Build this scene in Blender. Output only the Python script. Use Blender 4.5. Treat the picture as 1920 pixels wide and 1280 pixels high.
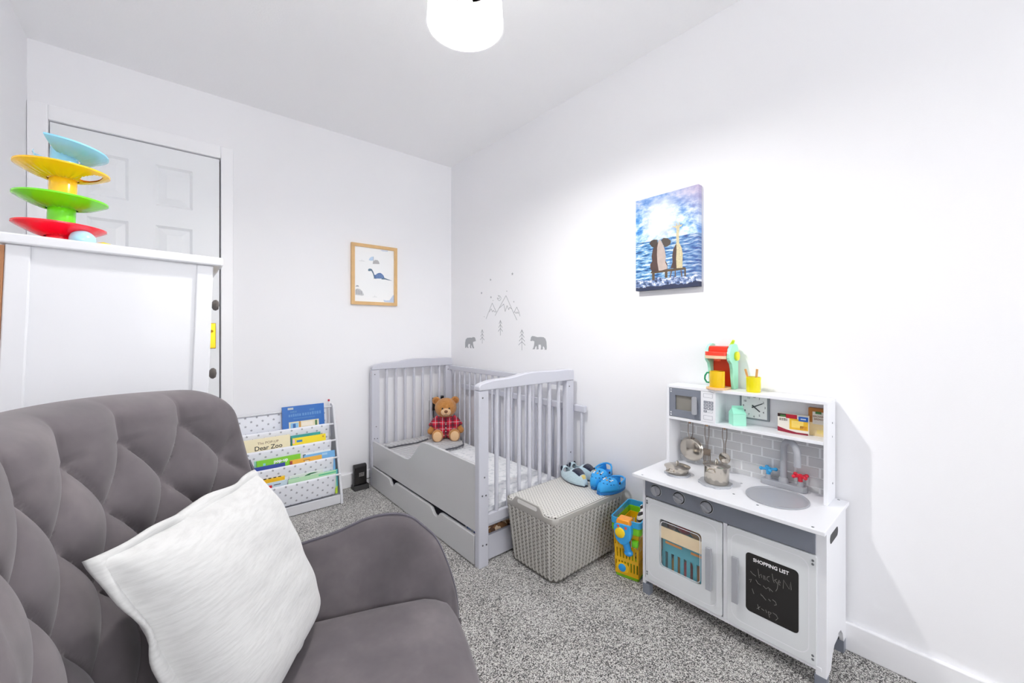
import bpy, bmesh, math, random
from mathutils import Matrix, Vector, Euler
random.seed(7)
R = math.radians
for o in list(bpy.data.objects):
    bpy.data.objects.remove(o)
SC = bpy.context.scene
COL = SC.collection

# ------------------------------------------------------------------ camera
CAMH = 1.0558
cam_d = bpy.data.cameras.new('camera')
cam_d.sensor_width = 36.0
cam_d.lens = 751.03 / 1920 * 36.0
cam_d.shift_y = -(640 - 618.77) / 1920
cam_d.clip_start = 0.02
cam = bpy.data.objects.new('camera', cam_d)
COL.objects.link(cam)
cam.location = (0, 0, CAMH)
cam.rotation_euler = (R(90), 0, -0.705373)
SC.camera = cam

# ------------------------------------------------------------------ light
def lin(h):
    if not isinstance(h, str):
        return tuple(h)
    h = h.lstrip('#')
    v = [int(h[i:i + 2], 16) / 255 for i in (0, 2, 4)]
    return tuple(c / 12.92 if c <= .04045 else ((c + .055) / 1.055) ** 2.4 for c in v)

w = bpy.data.worlds.new('world')
SC.world = w
w.use_nodes = True
bg = w.node_tree.nodes['Background']
bg.inputs[0].default_value = (.92, .96, 1, 1)
bg.inputs[1].default_value = 2.0
SC.view_settings.view_transform = 'Standard'
SC.view_settings.look = 'None'
SC.view_settings.gamma = 1
SC.view_settings.use_curve_mapping = False
SC.view_settings.exposure = 0.51
SC.cycles.diffuse_bounces = 14
SC.cycles.max_bounces = 18

XL, XR, YB, YF, HC = -.489, 1.7134, 2.765, -2.6, 2.36
# daylight entering through the window in the wall behind the camera
wl = bpy.data.lights.new('window_daylight', 'AREA')
wl.shape = 'RECTANGLE'
wl.size, wl.size_y = 1.70, 1.25
wl.energy = 18
wl.color = (1.0, .99, .98)
wlo = bpy.data.objects.new('window_daylight', wl)
COL.objects.link(wlo)
wlo.location = (.62, YF - .02, 1.50)
wlo.rotation_euler = (R(90), 0, 0)
LAMP = Vector((.70, 1.046, 2.07))
BULB = 760.0      # the pendant's bulb is the main lamp of the room (emission of the bulb mesh)

# ------------------------------------------------------------------ materials
MATS = {}
class NT:
    def __init__(s, name):
        s.m = bpy.data.materials.new(name)
        s.m.use_nodes = True
        s.t = s.m.node_tree
        s.b = s.t.nodes['Principled BSDF']
        s._tc = None
    def n(s, typ, **kw):
        nd = s.t.nodes.new(typ)
        for k, v in kw.items():
            setattr(nd, k, v)
        return nd
    def put(s, sock, v):
        if isinstance(v, bpy.types.NodeSocket):
            s.t.links.new(v, sock)
        elif isinstance(v, (tuple, list)) and len(v) == 3 and sock.type == 'RGBA':
            sock.default_value = (*v, 1)
        else:
            sock.default_value = v
    def obj(s):
        if s._tc is None:
            s._tc = s.n('ShaderNodeTexCoord')
        return s._tc.outputs['Object']
    def xyz(s, vec=None):
        nd = s.n('ShaderNodeSeparateXYZ')
        s.put(nd.inputs[0], vec or s.obj())
        return nd.outputs
    def comb(s, x, y, z):
        nd = s.n('ShaderNodeCombineXYZ')
        for i, v in enumerate((x, y, z)):
            s.put(nd.inputs[i], v)
        return nd.outputs[0]
    def math(s, op, a, b=0.0, c=0.0):
        nd = s.n('ShaderNodeMath', operation=op)
        s.put(nd.inputs[0], a); s.put(nd.inputs[1], b); s.put(nd.inputs[2], c)
        return nd.outputs[0]
    def noise(s, scale, detail=2, rough=.5, vec=None, out=0):
        nd = s.n('ShaderNodeTexNoise')
        s.put(nd.inputs['Vector'], vec or s.obj())
        nd.inputs['Scale'].default_value = scale
        nd.inputs['Detail'].default_value = detail
        nd.inputs['Roughness'].default_value = rough
        return nd.outputs[out]
    def vor(s, scale, feature='F1', vec=None, out='Distance'):
        nd = s.n('ShaderNodeTexVoronoi', feature=feature)
        s.put(nd.inputs['Vector'], vec or s.obj())
        nd.inputs['Scale'].default_value = scale
        return nd.outputs[out]
    def ramp(s, fac, stops, interp='LINEAR'):
        nd = s.n('ShaderNodeValToRGB')
        s.put(nd.inputs[0], fac)
        cr = nd.color_ramp
        cr.interpolation = interp
        while len(cr.elements) < len(stops):
            cr.elements.new(.5)
        for e, (p, c) in zip(cr.elements, stops):
            e.position = p
            e.color = (*lin(c), 1)
        return nd.outputs[0]
    def mix(s, f, a, b):
        nd = s.n('ShaderNodeMix', data_type='RGBA')
        s.put(nd.inputs[0], f)
        s.put(nd.inputs[6], lin(a) if isinstance(a, str) else a)
        s.put(nd.inputs[7], lin(b) if isinstance(b, str) else b)
        return nd.outputs[2]
    def bump(s, h, strength=.3, dist=.01):
        nd = s.n('ShaderNodeBump')
        nd.inputs['Strength'].default_value = strength
        nd.inputs['Distance'].default_value = dist
        s.put(nd.inputs['Height'], h)
        s.t.links.new(nd.outputs[0], s.b.inputs['Normal'])
    def set(s, **kw):
        names = dict(col='Base Color', rough='Roughness', metal='Metallic', sheen='Sheen Weight', coat='Coat Weight',
                     trans='Transmission Weight', alpha='Alpha', spec='Specular IOR Level', sub='Subsurface Weight', ior='IOR',
                     sheenr='Sheen Roughness', emit='Emission Color', emits='Emission Strength')
        for k, v in kw.items():
            s.put(s.b.inputs[names[k]], lin(v) if isinstance(v, str) else v)
        return s

def mat(hexc, rough=.5, metal=0., bump=None, var=None, sheen=0., coat=0., spec=.5, trans=0., alpha=1., emit=0.):
    """plain material with faint procedural colour variation and optional fine relief"""
    key = (hexc, rough, metal, bump, var, sheen, coat, spec, trans, alpha, emit)
    if key in MATS:
        return MATS[key]
    t = NT('mat_' + str(hexc).strip('#') + '_%d' % len(MATS))
    c = lin(hexc)
    sc, am = var or (6., .05)
    n = t.noise(sc, 3)
    lo = tuple(x * (1 - am) for x in c); hi = tuple(min(1, x * (1 + am)) for x in c)
    t.set(col=t.mix(n, lo, hi), rough=rough, metal=metal, sheen=sheen, coat=coat, spec=spec, trans=trans, alpha=alpha)
    if emit:
        t.set(emit=c, emits=emit)
    if bump:
        t.bump(t.noise(bump[0], 3), bump[1], bump[2] if len(bump) > 2 else .002)
    MATS[key] = t.m
    return t.m

def M_wall(name, hexc, bs=.12, sc=260):
    t = NT(name)
    n = t.noise(1.5, 2)
    c = lin(hexc)
    t.set(col=t.mix(n, tuple(x * .985 for x in c), tuple(min(1, x * 1.01) for x in c)), rough=.75, spec=.25)
    t.bump(t.noise(sc, 4, .6), bs, .0015)
    return t.m
MW = M_wall('wall_paint', '#f0f0f2')
MCEIL = M_wall('ceiling_paint', '#f9f9fa', .5, 120)
MTRIM = mat('#f4f4f6', .35, coat=.1, var=(3, .01))
MWHITE = mat('#dcdde1', .35, var=(5, .012), coat=.15)
MDOOR = mat('#eceef0', .4, var=(3, .012), bump=(90, .05))

def M_carpet():
    t = NT('speckled_carpet')
    a = t.noise(190, 2, .65)
    b = t.noise(380, 1, .5)
    big = t.noise(5, 3)
    f = t.math('ADD', t.math('MULTIPLY', a, .62), t.math('MULTIPLY', b, .38))
    f = t.math('ADD', f, t.math('MULTIPLY', t.math('SUBTRACT', big, .5), .10))
    col = t.ramp(f, [(.395, '#343232'), (.45, '#787573'), (.505, '#bfbcb7'), (.57, '#faf8f4')])
    t.set(col=col, rough=.95, spec=.1, sheen=.2)
    t.bump(f, .9, .012)
    return t.m
MCARPET = M_carpet()

def M_velvet():
    t = NT('grey_velvet')
    n = t.noise(9, 4, .6)
    n2 = t.noise(2.2, 2)
    f = t.math('ADD', t.math('MULTIPLY', n, .6), t.math('MULTIPLY', n2, .4))
    t.set(col=t.ramp(f, [(.3, '#5d585b'), (.5, '#6c6669'), (.68, '#7f787a')]), rough=.85, sheen=.18, sheenr=.5, spec=.15)
    t.bump(t.noise(900, 2), .06, .001)
    return t.m
MVEL = M_velvet()

def M_stars():
    """white cotton printed with small grey stars on a staggered lattice"""
    t = NT('star_print_fabric')
    x, y, z = t.xyz()[:3]
    p = .056
    u = t.math('DIVIDE', x, p); v = t.math('DIVIDE', z, p * .42)
    row = t.math('FLOOR', v)
    odd = t.math('MULTIPLY', t.math('MODULO', t.math('ABSOLUTE', row), 2.), .5)
    fu = t.math('SUBTRACT', t.math('FRACT', t.math('ADD', u, odd)), .5)
    fv = t.math('MULTIPLY', t.math('SUBTRACT', t.math('FRACT', v), .5), .42)
    r = t.math('SQRT', t.math('ADD', t.math('MULTIPLY', fu, fu), t.math('MULTIPLY', fv, fv)))
    ang = t.math('ARCTAN2', fu, fv)
    lim = t.math('ADD', .085, t.math('MULTIPLY', t.math('COSINE', t.math('MULTIPLY', ang, 5.)), .040))
    m = t.math('LESS_THAN', r, lim)
    t.set(col=t.mix(m, '#eef0f6', '#9a9ba2'), rough=.85, spec=.2)
    t.bump(t.noise(700, 2), .08, .001)
    return t.m
MSTAR = M_stars()

# ------------------------------------------------------------------ mesh helpers
MW_OF = {}
def setk(o, label=None, cat=None, group=None, kind=None):
    if label: o['label'] = label
    if cat: o['category'] = cat
    if group: o['group'] = group
    if kind: o['kind'] = kind
    return o
def thing(name, label, cat, loc, rz=0., group=None, rot=None, kind=None):
    o = bpy.data.objects.new(name, None)
    o.empty_display_size = .05
    COL.objects.link(o)
    o.location = loc
    o.rotation_euler = rot or (0, 0, rz)
    MW_OF[o.name] = Matrix.Translation(loc) @ o.rotation_euler.to_matrix().to_4x4()
    return setk(o, label, cat, group, kind)

class MB:
    def __init__(s):
        s.v = []; s.f = []
    def add(s, vs, fs):
        k = len(s.v)
        s.v += [tuple(p) for p in vs]
        s.f += [tuple(i + k for i in f) for f in fs]
        return s
    def box(s, x0, x1, y0, y1, z0, z1):
        return s.add([(x0, y0, z0), (x1, y0, z0), (x1, y1, z0), (x0, y1, z0), (x0, y0, z1), (x1, y0, z1), (x1, y1, z1), (x0, y1, z1)],
                     [(0, 3, 2, 1), (4, 5, 6, 7), (0, 1, 5, 4), (1, 2, 6, 5), (2, 3, 7, 6), (3, 0, 4, 7)])
    def obox(s, c, size, rot=None):
        k = len(s.v)
        x, y, z = (a / 2 for a in size)
        s.box(-x, x, -y, y, -z, z)
        m = Matrix.Translation(c) @ ((rot if isinstance(rot, Matrix) else Euler(rot).to_matrix()).to_4x4() if rot else Matrix())
        for i in range(k, len(s.v)):
            s.v[i] = tuple(m @ Vector(s.v[i]))
        return s
    def prism(s, poly, axis, lo, hi):
        """polygon in the two remaining axes (in x,y,z order) extruded along axis"""
        def mk(a, b, t):
            return {'x': (t, a, b), 'y': (a, t, b), 'z': (a, b, t)}[axis]
        n = len(poly)
        vs = [mk(a, b, lo) for a, b in poly] + [mk(a, b, hi) for a, b in poly]
        fs = [tuple(range(n))[::-1], tuple(range(n, 2 * n))] + [(i, (i + 1) % n, n + (i + 1) % n, n + i) for i in range(n)]
        return s.add(vs, fs)
    def tube(s, pts, r, n=8, closed=False, cap=True):
        pts = [Vector(p) for p in pts]
        m = len(pts)
        rs = r if isinstance(r, (list, tuple)) else [r] * m
        up = None
        vs = []
        for i, p in enumerate(pts):
            if closed:
                d = pts[(i + 1) % m] - pts[i - 1]
            else:
                d = pts[min(i + 1, m - 1)] - pts[max(i - 1, 0)]
            d.normalize()
            if up is None:
                up = d.orthogonal().normalized()
            else:
                up = (up - d * up.dot(d))
                up = up.normalized() if up.length > 1e-6 else d.orthogonal().normalized()
            sd = d.cross(up)
            for j in range(n):
                a = 2 * math.pi * j / n
                vs.append(p + (up * math.cos(a) + sd * math.sin(a)) * rs[i])
        fs = []
        for i in range(m if closed else m - 1):
            i2 = (i + 1) % m
            for j in range(n):
                j2 = (j + 1) % n
                fs.append((i * n + j, i * n + j2, i2 * n + j2, i2 * n + j))
        if cap and not closed:
            fs.append(tuple(range(n))[::-1]); fs.append(tuple((m - 1) * n + j for j in range(n)))
        return s.add(vs, fs)
    def lathe(s, prof, c=(0, 0, 0), n=20, m=None, sx=1., sy=1.):
        vs = []; fs = []
        k = len(prof)
        for i in range(n):
            a = 2 * math.pi * i / n
            for r, z in prof:
                p = Vector((r * math.cos(a) * sx, r * math.sin(a) * sy, z))
                if m is not None: p = m @ p
                vs.append(p + Vector(c))
        for i in range(n):
            i2 = (i + 1) % n
            for j in range(k - 1):
                fs.append((i * k + j, i2 * k + j, i2 * k + j + 1, i * k + j + 1))
        if prof[0][0] > 1e-5: fs.append(tuple(i * k for i in range(n))[::-1])
        if prof[-1][0] > 1e-5: fs.append(tuple(i * k + k - 1 for i in range(n)))
        return s.add(vs, fs)
    def ell(s, c, r, rot=None, n=16, k=10):
        m = (Euler(rot).to_matrix() if rot else Matrix.Identity(3))
        vs = [Vector(c) + m @ Vector((0, 0, -r[2]))]
        for j in range(1, k):
            b = -math.pi / 2 + math.pi * j / k
            for i in range(n):
                a = 2 * math.pi * i / n
                vs.append(Vector(c) + m @ Vector((r[0] * math.cos(b) * math.cos(a), r[1] * math.cos(b) * math.sin(a), r[2] * math.sin(b))))
        vs.append(Vector(c) + m @ Vector((0, 0, r[2])))
        fs = []
        for i in range(n):
            i2 = (i + 1) % n
            fs.append((0, 1 + i2, 1 + i))
            for j in range(k - 2):
                a = 1 + j * n
                fs.append((a + i, a + i2, a + n + i2, a + n + i))
            fs.append((len(vs) - 1, 1 + (k - 2) * n + i, 1 + (k - 2) * n + i2))
        return s.add(vs, fs)
    def grid(s, fn, nu, nv, cu=False, cv=False):
        vs = [fn(i / (nu if cu else nu - 1), j / (nv if cv else nv - 1)) for i in range(nu) for j in range(nv)]
        fs = []
        for i in range(nu if cu else nu - 1):
            for j in range(nv if cv else nv - 1):
                i2, j2 = (i + 1) % nu, (j + 1) % nv
                fs.append((i * nv + j, i2 * nv + j, i2 * nv + j2, i * nv + j2))
        return s.add(vs, fs)
    def xf(s, m, k=0):
        for i in range(k, len(s.v)):
            s.v[i] = tuple(m @ Vector(s.v[i]))
        return s
    def build(s, name, m, parent=None, smooth=None, bevel=0., seg=2, local=False, sub=0, remesh=0., label=None, cat=None, group=None, kind=None, weld=False):
        me = bpy.data.meshes.new(name)
        vs = s.v
        loc = Vector((0, 0, 0))
        if parent is not None:
            wm = MW_OF[parent.name]
            if not local:
                inv = wm.inverted()
                vs = [inv @ Vector(p) for p in vs]
        else:
            xs, ys, zs = zip(*vs)
            loc = Vector(((min(xs) + max(xs)) / 2, (min(ys) + max(ys)) / 2, min(zs)))
            vs = [Vector(p) - loc for p in vs]
        me.from_pydata([tuple(p) for p in vs], [], s.f)
        bm = bmesh.new(); bm.from_mesh(me)
        if weld: bmesh.ops.remove_doubles(bm, verts=bm.verts, dist=1e-5)
        bmesh.ops.recalc_face_normals(bm, faces=bm.faces)
        bm.to_mesh(me); bm.free()
        me.materials.append(m)
        o = bpy.data.objects.new(name, me)
        COL.objects.link(o)
        if parent is not None:
            o.parent = parent
            MW_OF[o.name] = MW_OF[parent.name]
        else:
            o.location = loc
            MW_OF[o.name] = Matrix.Translation(loc)
        if remesh:
            md = o.modifiers.new('remesh', 'REMESH'); md.mode = 'VOXEL'; md.voxel_size = remesh; md.use_smooth_shade = True
            sm = o.modifiers.new('smooth', 'SMOOTH'); sm.factor = .5; sm.iterations = 6
        if bevel:
            md = o.modifiers.new('bevel', 'BEVEL'); md.width = bevel; md.segments = seg; md.limit_method = 'ANGLE'; md.angle_limit = R(35)
            md.harden_normals = False
        if sub:
            md = o.modifiers.new('sub', 'SUBSURF'); md.levels = sub; md.render_levels = sub
        if smooth is not None:
            me.polygons.foreach_set('use_smooth', [True] * len(me.polygons))
            if smooth < 180 and not remesh:
                me.set_sharp_from_angle(angle=R(smooth))
        return setk(o, label, cat, group, kind)

def text_part(name, body, size, m, parent, origin, xd, yd, align='CENTER', bold=0., ext=.0002, xscale=1.):
    cu = bpy.data.curves.new(name, 'FONT')
    cu.body = body; cu.size = 1.; cu.align_x = align; cu.align_y = 'CENTER'; cu.offset = bold / size; cu.extrude = ext / size
    cu.resolution_u = 3
    to = bpy.data.objects.new(name + '_tmp', cu)
    COL.objects.link(to)
    bpy.context.view_layer.update()
    me = bpy.data.meshes.new_from_object(to.evaluated_get(bpy.context.evaluated_depsgraph_get()))
    bpy.data.objects.remove(to)
    xd = Vector(xd).normalized(); yd = Vector(yd).normalized(); zd = xd.cross(yd)
    mm = Matrix((xd * xscale * size, yd * size, zd * size)).transposed().to_4x4()
    mm.translation = Vector(origin)
    me.transform(MW_OF[parent.name].inverted() @ mm)
    me.materials.clear(); me.materials.append(m)
    me.name = name
    o = bpy.data.objects.new(name, me)
    COL.objects.link(o); o.parent = parent
    MW_OF[o.name] = MW_OF[parent.name]
    return o

def rrect(a0, a1, b0, b1, r, n=5):
    """rounded rectangle outline"""
    out = []
    for cx, cy, s in ((a1 - r, b1 - r, 0), (a0 + r, b1 - r, 90), (a0 + r, b0 + r, 180), (a1 - r, b0 + r, 270)):
        for i in range(n + 1):
            a = R(s + 90 * i / n)
            out.append((cx + r * math.cos(a), cy + r * math.sin(a)))
    return out
def smoothcurve(pts, k=6):
    """Catmull-Rom through points"""
    P = [Vector(p) for p in pts]
    out = []
    for i in range(len(P) - 1):
        p0 = P[max(i - 1, 0)]; p1 = P[i]; p2 = P[i + 1]; p3 = P[min(i + 2, len(P) - 1)]
        for j in range(k):
            t = j / k
            out.append(.5 * ((2 * p1) + (p2 - p0) * t + (2 * p0 - 5 * p1 + 4 * p2 - p3) * t * t + (3 * p1 - p0 - 3 * p2 + p3) * t ** 3))
    out.append(P[-1])
    return out

# ------------------------------------------------------------------ room shell
S = dict(kind='structure')
MB().box(XL - .1, XR + .1, YF - .1, YB + .12, -.06, 0).build('floor', MCARPET, **S)
MB().box(XL - .1, XR + .1, YF - .1, YB + .12, HC, HC + .06).build('ceiling', MCEIL, **S)
MB().box(XL - .1, XL, YF - .1, YB + .12, 0, HC).build('wall_left', MW, **S)
MB().box(XR, XR + .1, YF - .1, YB + .12, 0, HC).build('wall_right', MW, **S)
DX0, DX1, DZ = -.425, .212, 2.012
MB().box(XL, DX0, YB, YB + .12, 0, HC).box(DX1, XR, YB, YB + .12, 0, HC).box(DX0, DX1, YB, YB + .12, DZ, HC).build('wall_back', MW, **S)
WX0, WX1, WZ0, WZ1 = -.26, 1.50, .85, 2.15
MB().box(XL, WX0, YF - .1, YF, 0, HC).box(WX1, XR, YF - .1, YF, 0, HC).box(WX0, WX1, YF - .1, YF, 0, WZ0).box(WX0, WX1, YF - .1, YF, WZ1, HC).build('wall_front', MW, **S)
# window behind the camera
win = thing('window_1', 'white framed window in the wall behind the viewer', None, (.62, YF - .06, WZ0), kind='structure')
fr = MB()
for a, b, c, d in ((WX0, WX1, WZ0, WZ0 + .05), (WX0, WX1, WZ1 - .05, WZ1), (WX0, WX0 + .05, WZ0, WZ1), (WX1 - .05, WX1, WZ0, WZ1)):
    fr.box(a, b, YF - .085, YF - .045, c, d)
fr.build('window_frame', MTRIM, win, bevel=.004)
MB().box(.595, .645, YF - .085, YF - .045, WZ0 + .05, WZ1 - .05).build('mullion', MTRIM, win, bevel=.004)
gp_ = NT('window_glass'); gp_.set(col='#f2f6f8', rough=.03, alpha=.06, spec=.6)
for a, b in ((WX0 + .05, .595), (.645, WX1 - .05)):
    MB().box(a, b, YF - .068, YF - .062, WZ0 + .05, WZ1 - .05).build('pane', gp_.m, win)
MB().box(WX0 - .04, WX1 + .04, YF - .03, YF + .04, WZ0 - .03, WZ0).build('window_sill', MTRIM, win, bevel=.006)
def skirting(name, poly_fn):
    poly_fn().build(name, MTRIM, bevel=.004, **S)
skirting('baseboard_right', lambda: MB().box(XR - .016, XR, YF, YB, 0, .093))
skirting('baseboard_back', lambda: MB().box(.272, XR - .016, YB - .016, YB, 0, .093))
skirting('baseboard_left', lambda: MB().box(XL, XL + .016, YF, YB - .02, 0, .093))
skirting('baseboard_front', lambda: MB().box(XL + .016, XR - .016, YF, YF + .016, 0, .093))
# door frame (architrave)
def arch(x0, x1, z0, z1):
    return MB().box(x0, x1, YB - .018, YB + .002, z0, z1)
arch(DX1, DX1 + .058, 0, DZ + .07).build('trim_1', MTRIM, bevel=.005, **S)
arch(XL + .001, DX0, 0, DZ + .07).build('trim_2', MTRIM, bevel=.005, **S)
arch(DX0, DX1, DZ, DZ + .07).build('trim_3', MTRIM, bevel=.005, **S)
# dark sheet added behind the leaf, shade of the gaps put into its colour
MB().box(DX0, DX1, YB + .06, YB + .07, 0, DZ).build('door_gap_shade', mat('#4a4744', .8), **S)
door = thing('door_1', 'white six-panel interior door in the back wall', None, (-.106, YB + .02, 0), kind='structure')
lx0, lx1, lz1 = DX0 + .004, DX1 - .006, DZ - .005
PW = [(-.305, -.161), (-.061, .089)]
PH = [(1.70, 1.91), (.96, 1.598), (.15, .85)]
bm = MB()
yf = YB - .004
# leaf front built as stiles and rails round the sunk panels
xs = [lx0, PW[0][0], PW[0][1], PW[1][0], PW[1][1], lx1]
for i in (0, 2, 4):
    bm.box(xs[i], xs[i + 1], yf, yf + .036, .006, lz1)
zs = [.006, PH[2][0], PH[2][1], PH[1][0], PH[1][1], PH[0][0], PH[0][1], lz1]
for p0, p1 in PW:
    for i in (0, 2, 4, 6):
        bm.box(p0, p1, yf, yf + .036, zs[i], zs[i + 1])
bm.build('door_leaf', MDOOR, door)
for p0, p1 in PW:
    for z0, z1 in PH:
        g = .012; h = .045; yb2 = yf + .011
        q = MB()
        o0 = [(p0, yf + .001, z0), (p1, yf + .001, z0), (p1, yf + .001, z1), (p0, yf + .001, z1)]
        o1 = [(p0 + g, yb2, z0 + g), (p1 - g, yb2, z0 + g), (p1 - g, yb2, z1 - g), (p0 + g, yb2, z1 - g)]
        o2 = [(p0 + h, yf + .002, z0 + h), (p1 - h, yf + .002, z0 + h), (p1 - h, yf + .002, z1 - h), (p0 + h, yf + .002, z1 - h)]
        fs = []
        for a in (0, 4):
            for i in range(4):
                fs.append((a + i, a + (i + 1) % 4, a + 4 + (i + 1) % 4, a + 4 + i))
        fs.append((8, 9, 10, 11))
        q.add(o0 + o1 + o2, fs).build('panel', MDOOR, door)
hp = MB().box(.148, .19, yf - .006, yf, .955, 1.095).build('handle_plate', mat('#c9a227', .25, .9), door, bevel=.003, label='brass handle plate')
MB().tube([(.169, yf - .005, 1.05), (.169, yf - .045, 1.05), (.16, yf - .05, 1.05), (.07, yf - .05, 1.045)], .008, 8).build('lever', mat('#c9a227', .25, .9), hp, smooth=40)

# ------------------------------------------------------------------ pendant lamp
t = thing('pendant_lamp', 'drum pendant lamp with pale shade hanging from the ceiling', 'lamp', (LAMP.x, LAMP.y, HC))
MB().lathe([(.0, HC - .001), (.05, HC - .001), (.05, HC - .012), (.035, HC - .03), (.004, HC - .035)], (LAMP.x, LAMP.y, 0), 24).build('ceiling_rose', MTRIM, t, smooth=40)
MB().tube([(LAMP.x, LAMP.y, HC - .03), (LAMP.x, LAMP.y, 2.19)], .0035, 8).build('cord', MTRIM, t, smooth=60)
def M_shade():
    tt = NT('lamp_shade_cloth')
    tt.set(col=tt.mix(tt.noise(14, 3), '#cfcbc4', '#dedad2'), rough=.85, spec=.1, trans=0.)
    tr = tt.n('ShaderNodeBsdfTranslucent'); tr.inputs[0].default_value = (.95, .95, .94, 1)
    mx = tt.n('ShaderNodeMixShader'); mx.inputs[0].default_value = .92
    out = tt.t.nodes['Material Output']
    tt.t.links.new(tt.b.outputs[0], mx.inputs[1]); tt.t.links.new(tr.outputs[0], mx.inputs[2]); tt.t.links.new(mx.outputs[0], out.inputs[0])
    return tt.m
SZ0, SZ1, SR = 2.005, 2.165, .118
MB().lathe([(SR - .010, SZ1), (SR - .012, SZ1), (SR - .002, SZ0), (SR, SZ0), (SR - .010, SZ1)], (LAMP.x, LAMP.y, 0), 40).build('shade', M_shade(), t, smooth=60)
sp = MB()
for k in range(3):
    a = k * 2.094 + .4
    sp.tube([(LAMP.x, LAMP.y, 2.15), (LAMP.x + (SR - .011) * math.cos(a), LAMP.y + (SR - .011) * math.sin(a), 2.16)], .002, 6)
sp.build('shade_spider', MTRIM, t, smooth=60)
MB().lathe([(.0, 2.20), (.014, 2.2), (.018, 2.19), (.018, 2.135), (.0, 2.135)], (LAMP.x, LAMP.y, 0), 16).build('bulb_holder', MTRIM, t, smooth=40)
MB().lathe([(.0, 2.135), (.013, 2.135), (.016, 2.095), (.027, 2.065), (.0295, 2.047), (.027, 2.029), (.018, 2.017), (0, 2.013)], (LAMP.x, LAMP.y, 0), 20).build('bulb', mat('#fffdfb', .3, emit=BULB, var=(3, .01)), t, smooth=60)

# ------------------------------------------------------------------ tufted armchair
CH = thing('armchair', 'grey velvet armchair with diamond-tufted back and curved arms', 'armchair', (-.019, .751, 0), rz=-.38)
ZR = .529
PB, QB, LA, ZA = .109, .083, -.0235, .888
def back_f(l, z):
    return 1.15 * l * l - .227 * (z - ZR)
def ztop(l):
    return .952 - .22 * l * l - .055 * max(0., (abs(l) - .245) / .06) ** 2.5
def puff(l, z):
    a = (l - LA) / PB
    if z <= ZA:
        b = (z - ZA) / (2 * QB)
        h = abs(math.sin(math.pi * (a + b))) * abs(math.sin(math.pi * (a - b)))
        h = h ** .42
    else:
        tt = min(1, (z - ZA) / .06)
        h1 = abs(math.sin(math.pi * a)) ** .6 if tt < 1 else abs(math.sin(math.pi * a)) ** .4
        h = h1 * (1 - .35 * tt) + .35 * tt
    if abs(l) > .262:                                   # plain edge roll beyond the last tufts
        e = min(1, (abs(l) - .262) / .02)
        h = h * (1 - e) + .8 * e
    return h
HB = .30
def back_pt(u, v):
    l = -HB + 2 * HB * u
    zt = ztop(l)
    z0, z1 = .36, zt - .034
    th = .05                                             # roll radius over the top
    if v < .72:
        z = z0 + (z1 - z0) * (v / .72)
        f = back_f(l, z)
        off = .026 * puff(l, z) - .012
        edge = max(0., (abs(l) - .27) / .03)
        off -= .02 * edge ** 2
        return (f + off, l, z + off * .2)
    if v < .9:
        a = math.pi * (v - .72) / .18
        c = back_f(l, z1)
        off = (.026 * puff(l, z1) - .012) * max(0, 1 - (v - .72) / .09)
        edge = max(0., (abs(l) - .27) / .03)
        o2 = -.02 * edge ** 2
        return (c - th + math.cos(a) * (th + o2 + off) + 0, l, z1 + math.sin(a) * .036)
    z = z1 - (z1 - .22) * (v - .9) / .1
    return (back_f(l, z) - 2 * th, l, z)
b = MB().grid(back_pt, 165, 170)
bk = b.build('backrest', MVEL, CH, smooth=180, local=True)
# close the two side edges of the back with a rolled border
for sgn in (1, -1):
    prof = [back_pt(1 if sgn > 0 else 0, v) for v in [i / 60 for i in range(61)]]
    def side(u, v, prof=prof, sgn=sgn):
        i = min(60, int(round(u * 60)))
        p = Vector(prof[i])
        zc = min(p.z, ztop(HB) - .034)
        c = Vector((back_f(HB, zc) - .05, sgn * HB, zc))
        q = p.lerp(c, math.sin(v * math.pi / 2))
        q.y = sgn * (HB + .022 * math.sin(v * math.pi / 2) ** .8)
        return q
    MB().grid(side, 61, 7).build('side_roll', MVEL, CH, smooth=180, local=True)
# arms : outline of the rim in the chair's own side elevation
RIM = smoothcurve([(-.035, .80), (.02, .79), (.043, .745), (.068, .645), (.102, .578), (.172, .582), (.222, .594), (.274, .611), (.327, .614), (.371, .602), (.404, .573), (.435, .538), (.458, .486), (.476, .43), (.487, .38), (.492, .31)], 4)
for sgn in (1, -1):
    def arm(u, v, sgn=sgn):
        i = min(len(RIM) - 1, int(round(u * (len(RIM) - 1))))
        f, zt = RIM[i].x, RIM[i].y
        zb = .14
        sec = [(.262, zb + .10), (.268, .36), (.285, max(.34, zt - .10)), (.297, max(.32, zt - .025)), (.306, zt - .004), (.314, zt), (.324, zt - .004), (.336, max(.3, zt - .03)), (.345, max(.26, zt - .12)), (.34, zb)]
        l, z = sec[min(9, int(round(v * 9)))]
        z = min(z, zt)
        f2 = f if z > .3 else f - .0
        return (f2, sgn * l, z)
    a = MB().grid(arm, len(RIM), 10)
    n0 = (len(RIM) - 1) * 10
    a.f.append(tuple(n0 + j for j in range(10)))
    a.f.append(tuple(range(10)))
    ao = a.build('arm', MVEL, CH, smooth=70, local=True)
    MB().tube([(p.x, sgn * .314, p.y + .001) for p in RIM[6:]], .0035, 6).build('piping', mat('#5a5660', .8, sheen=.3), ao, smooth=60, local=True)
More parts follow.
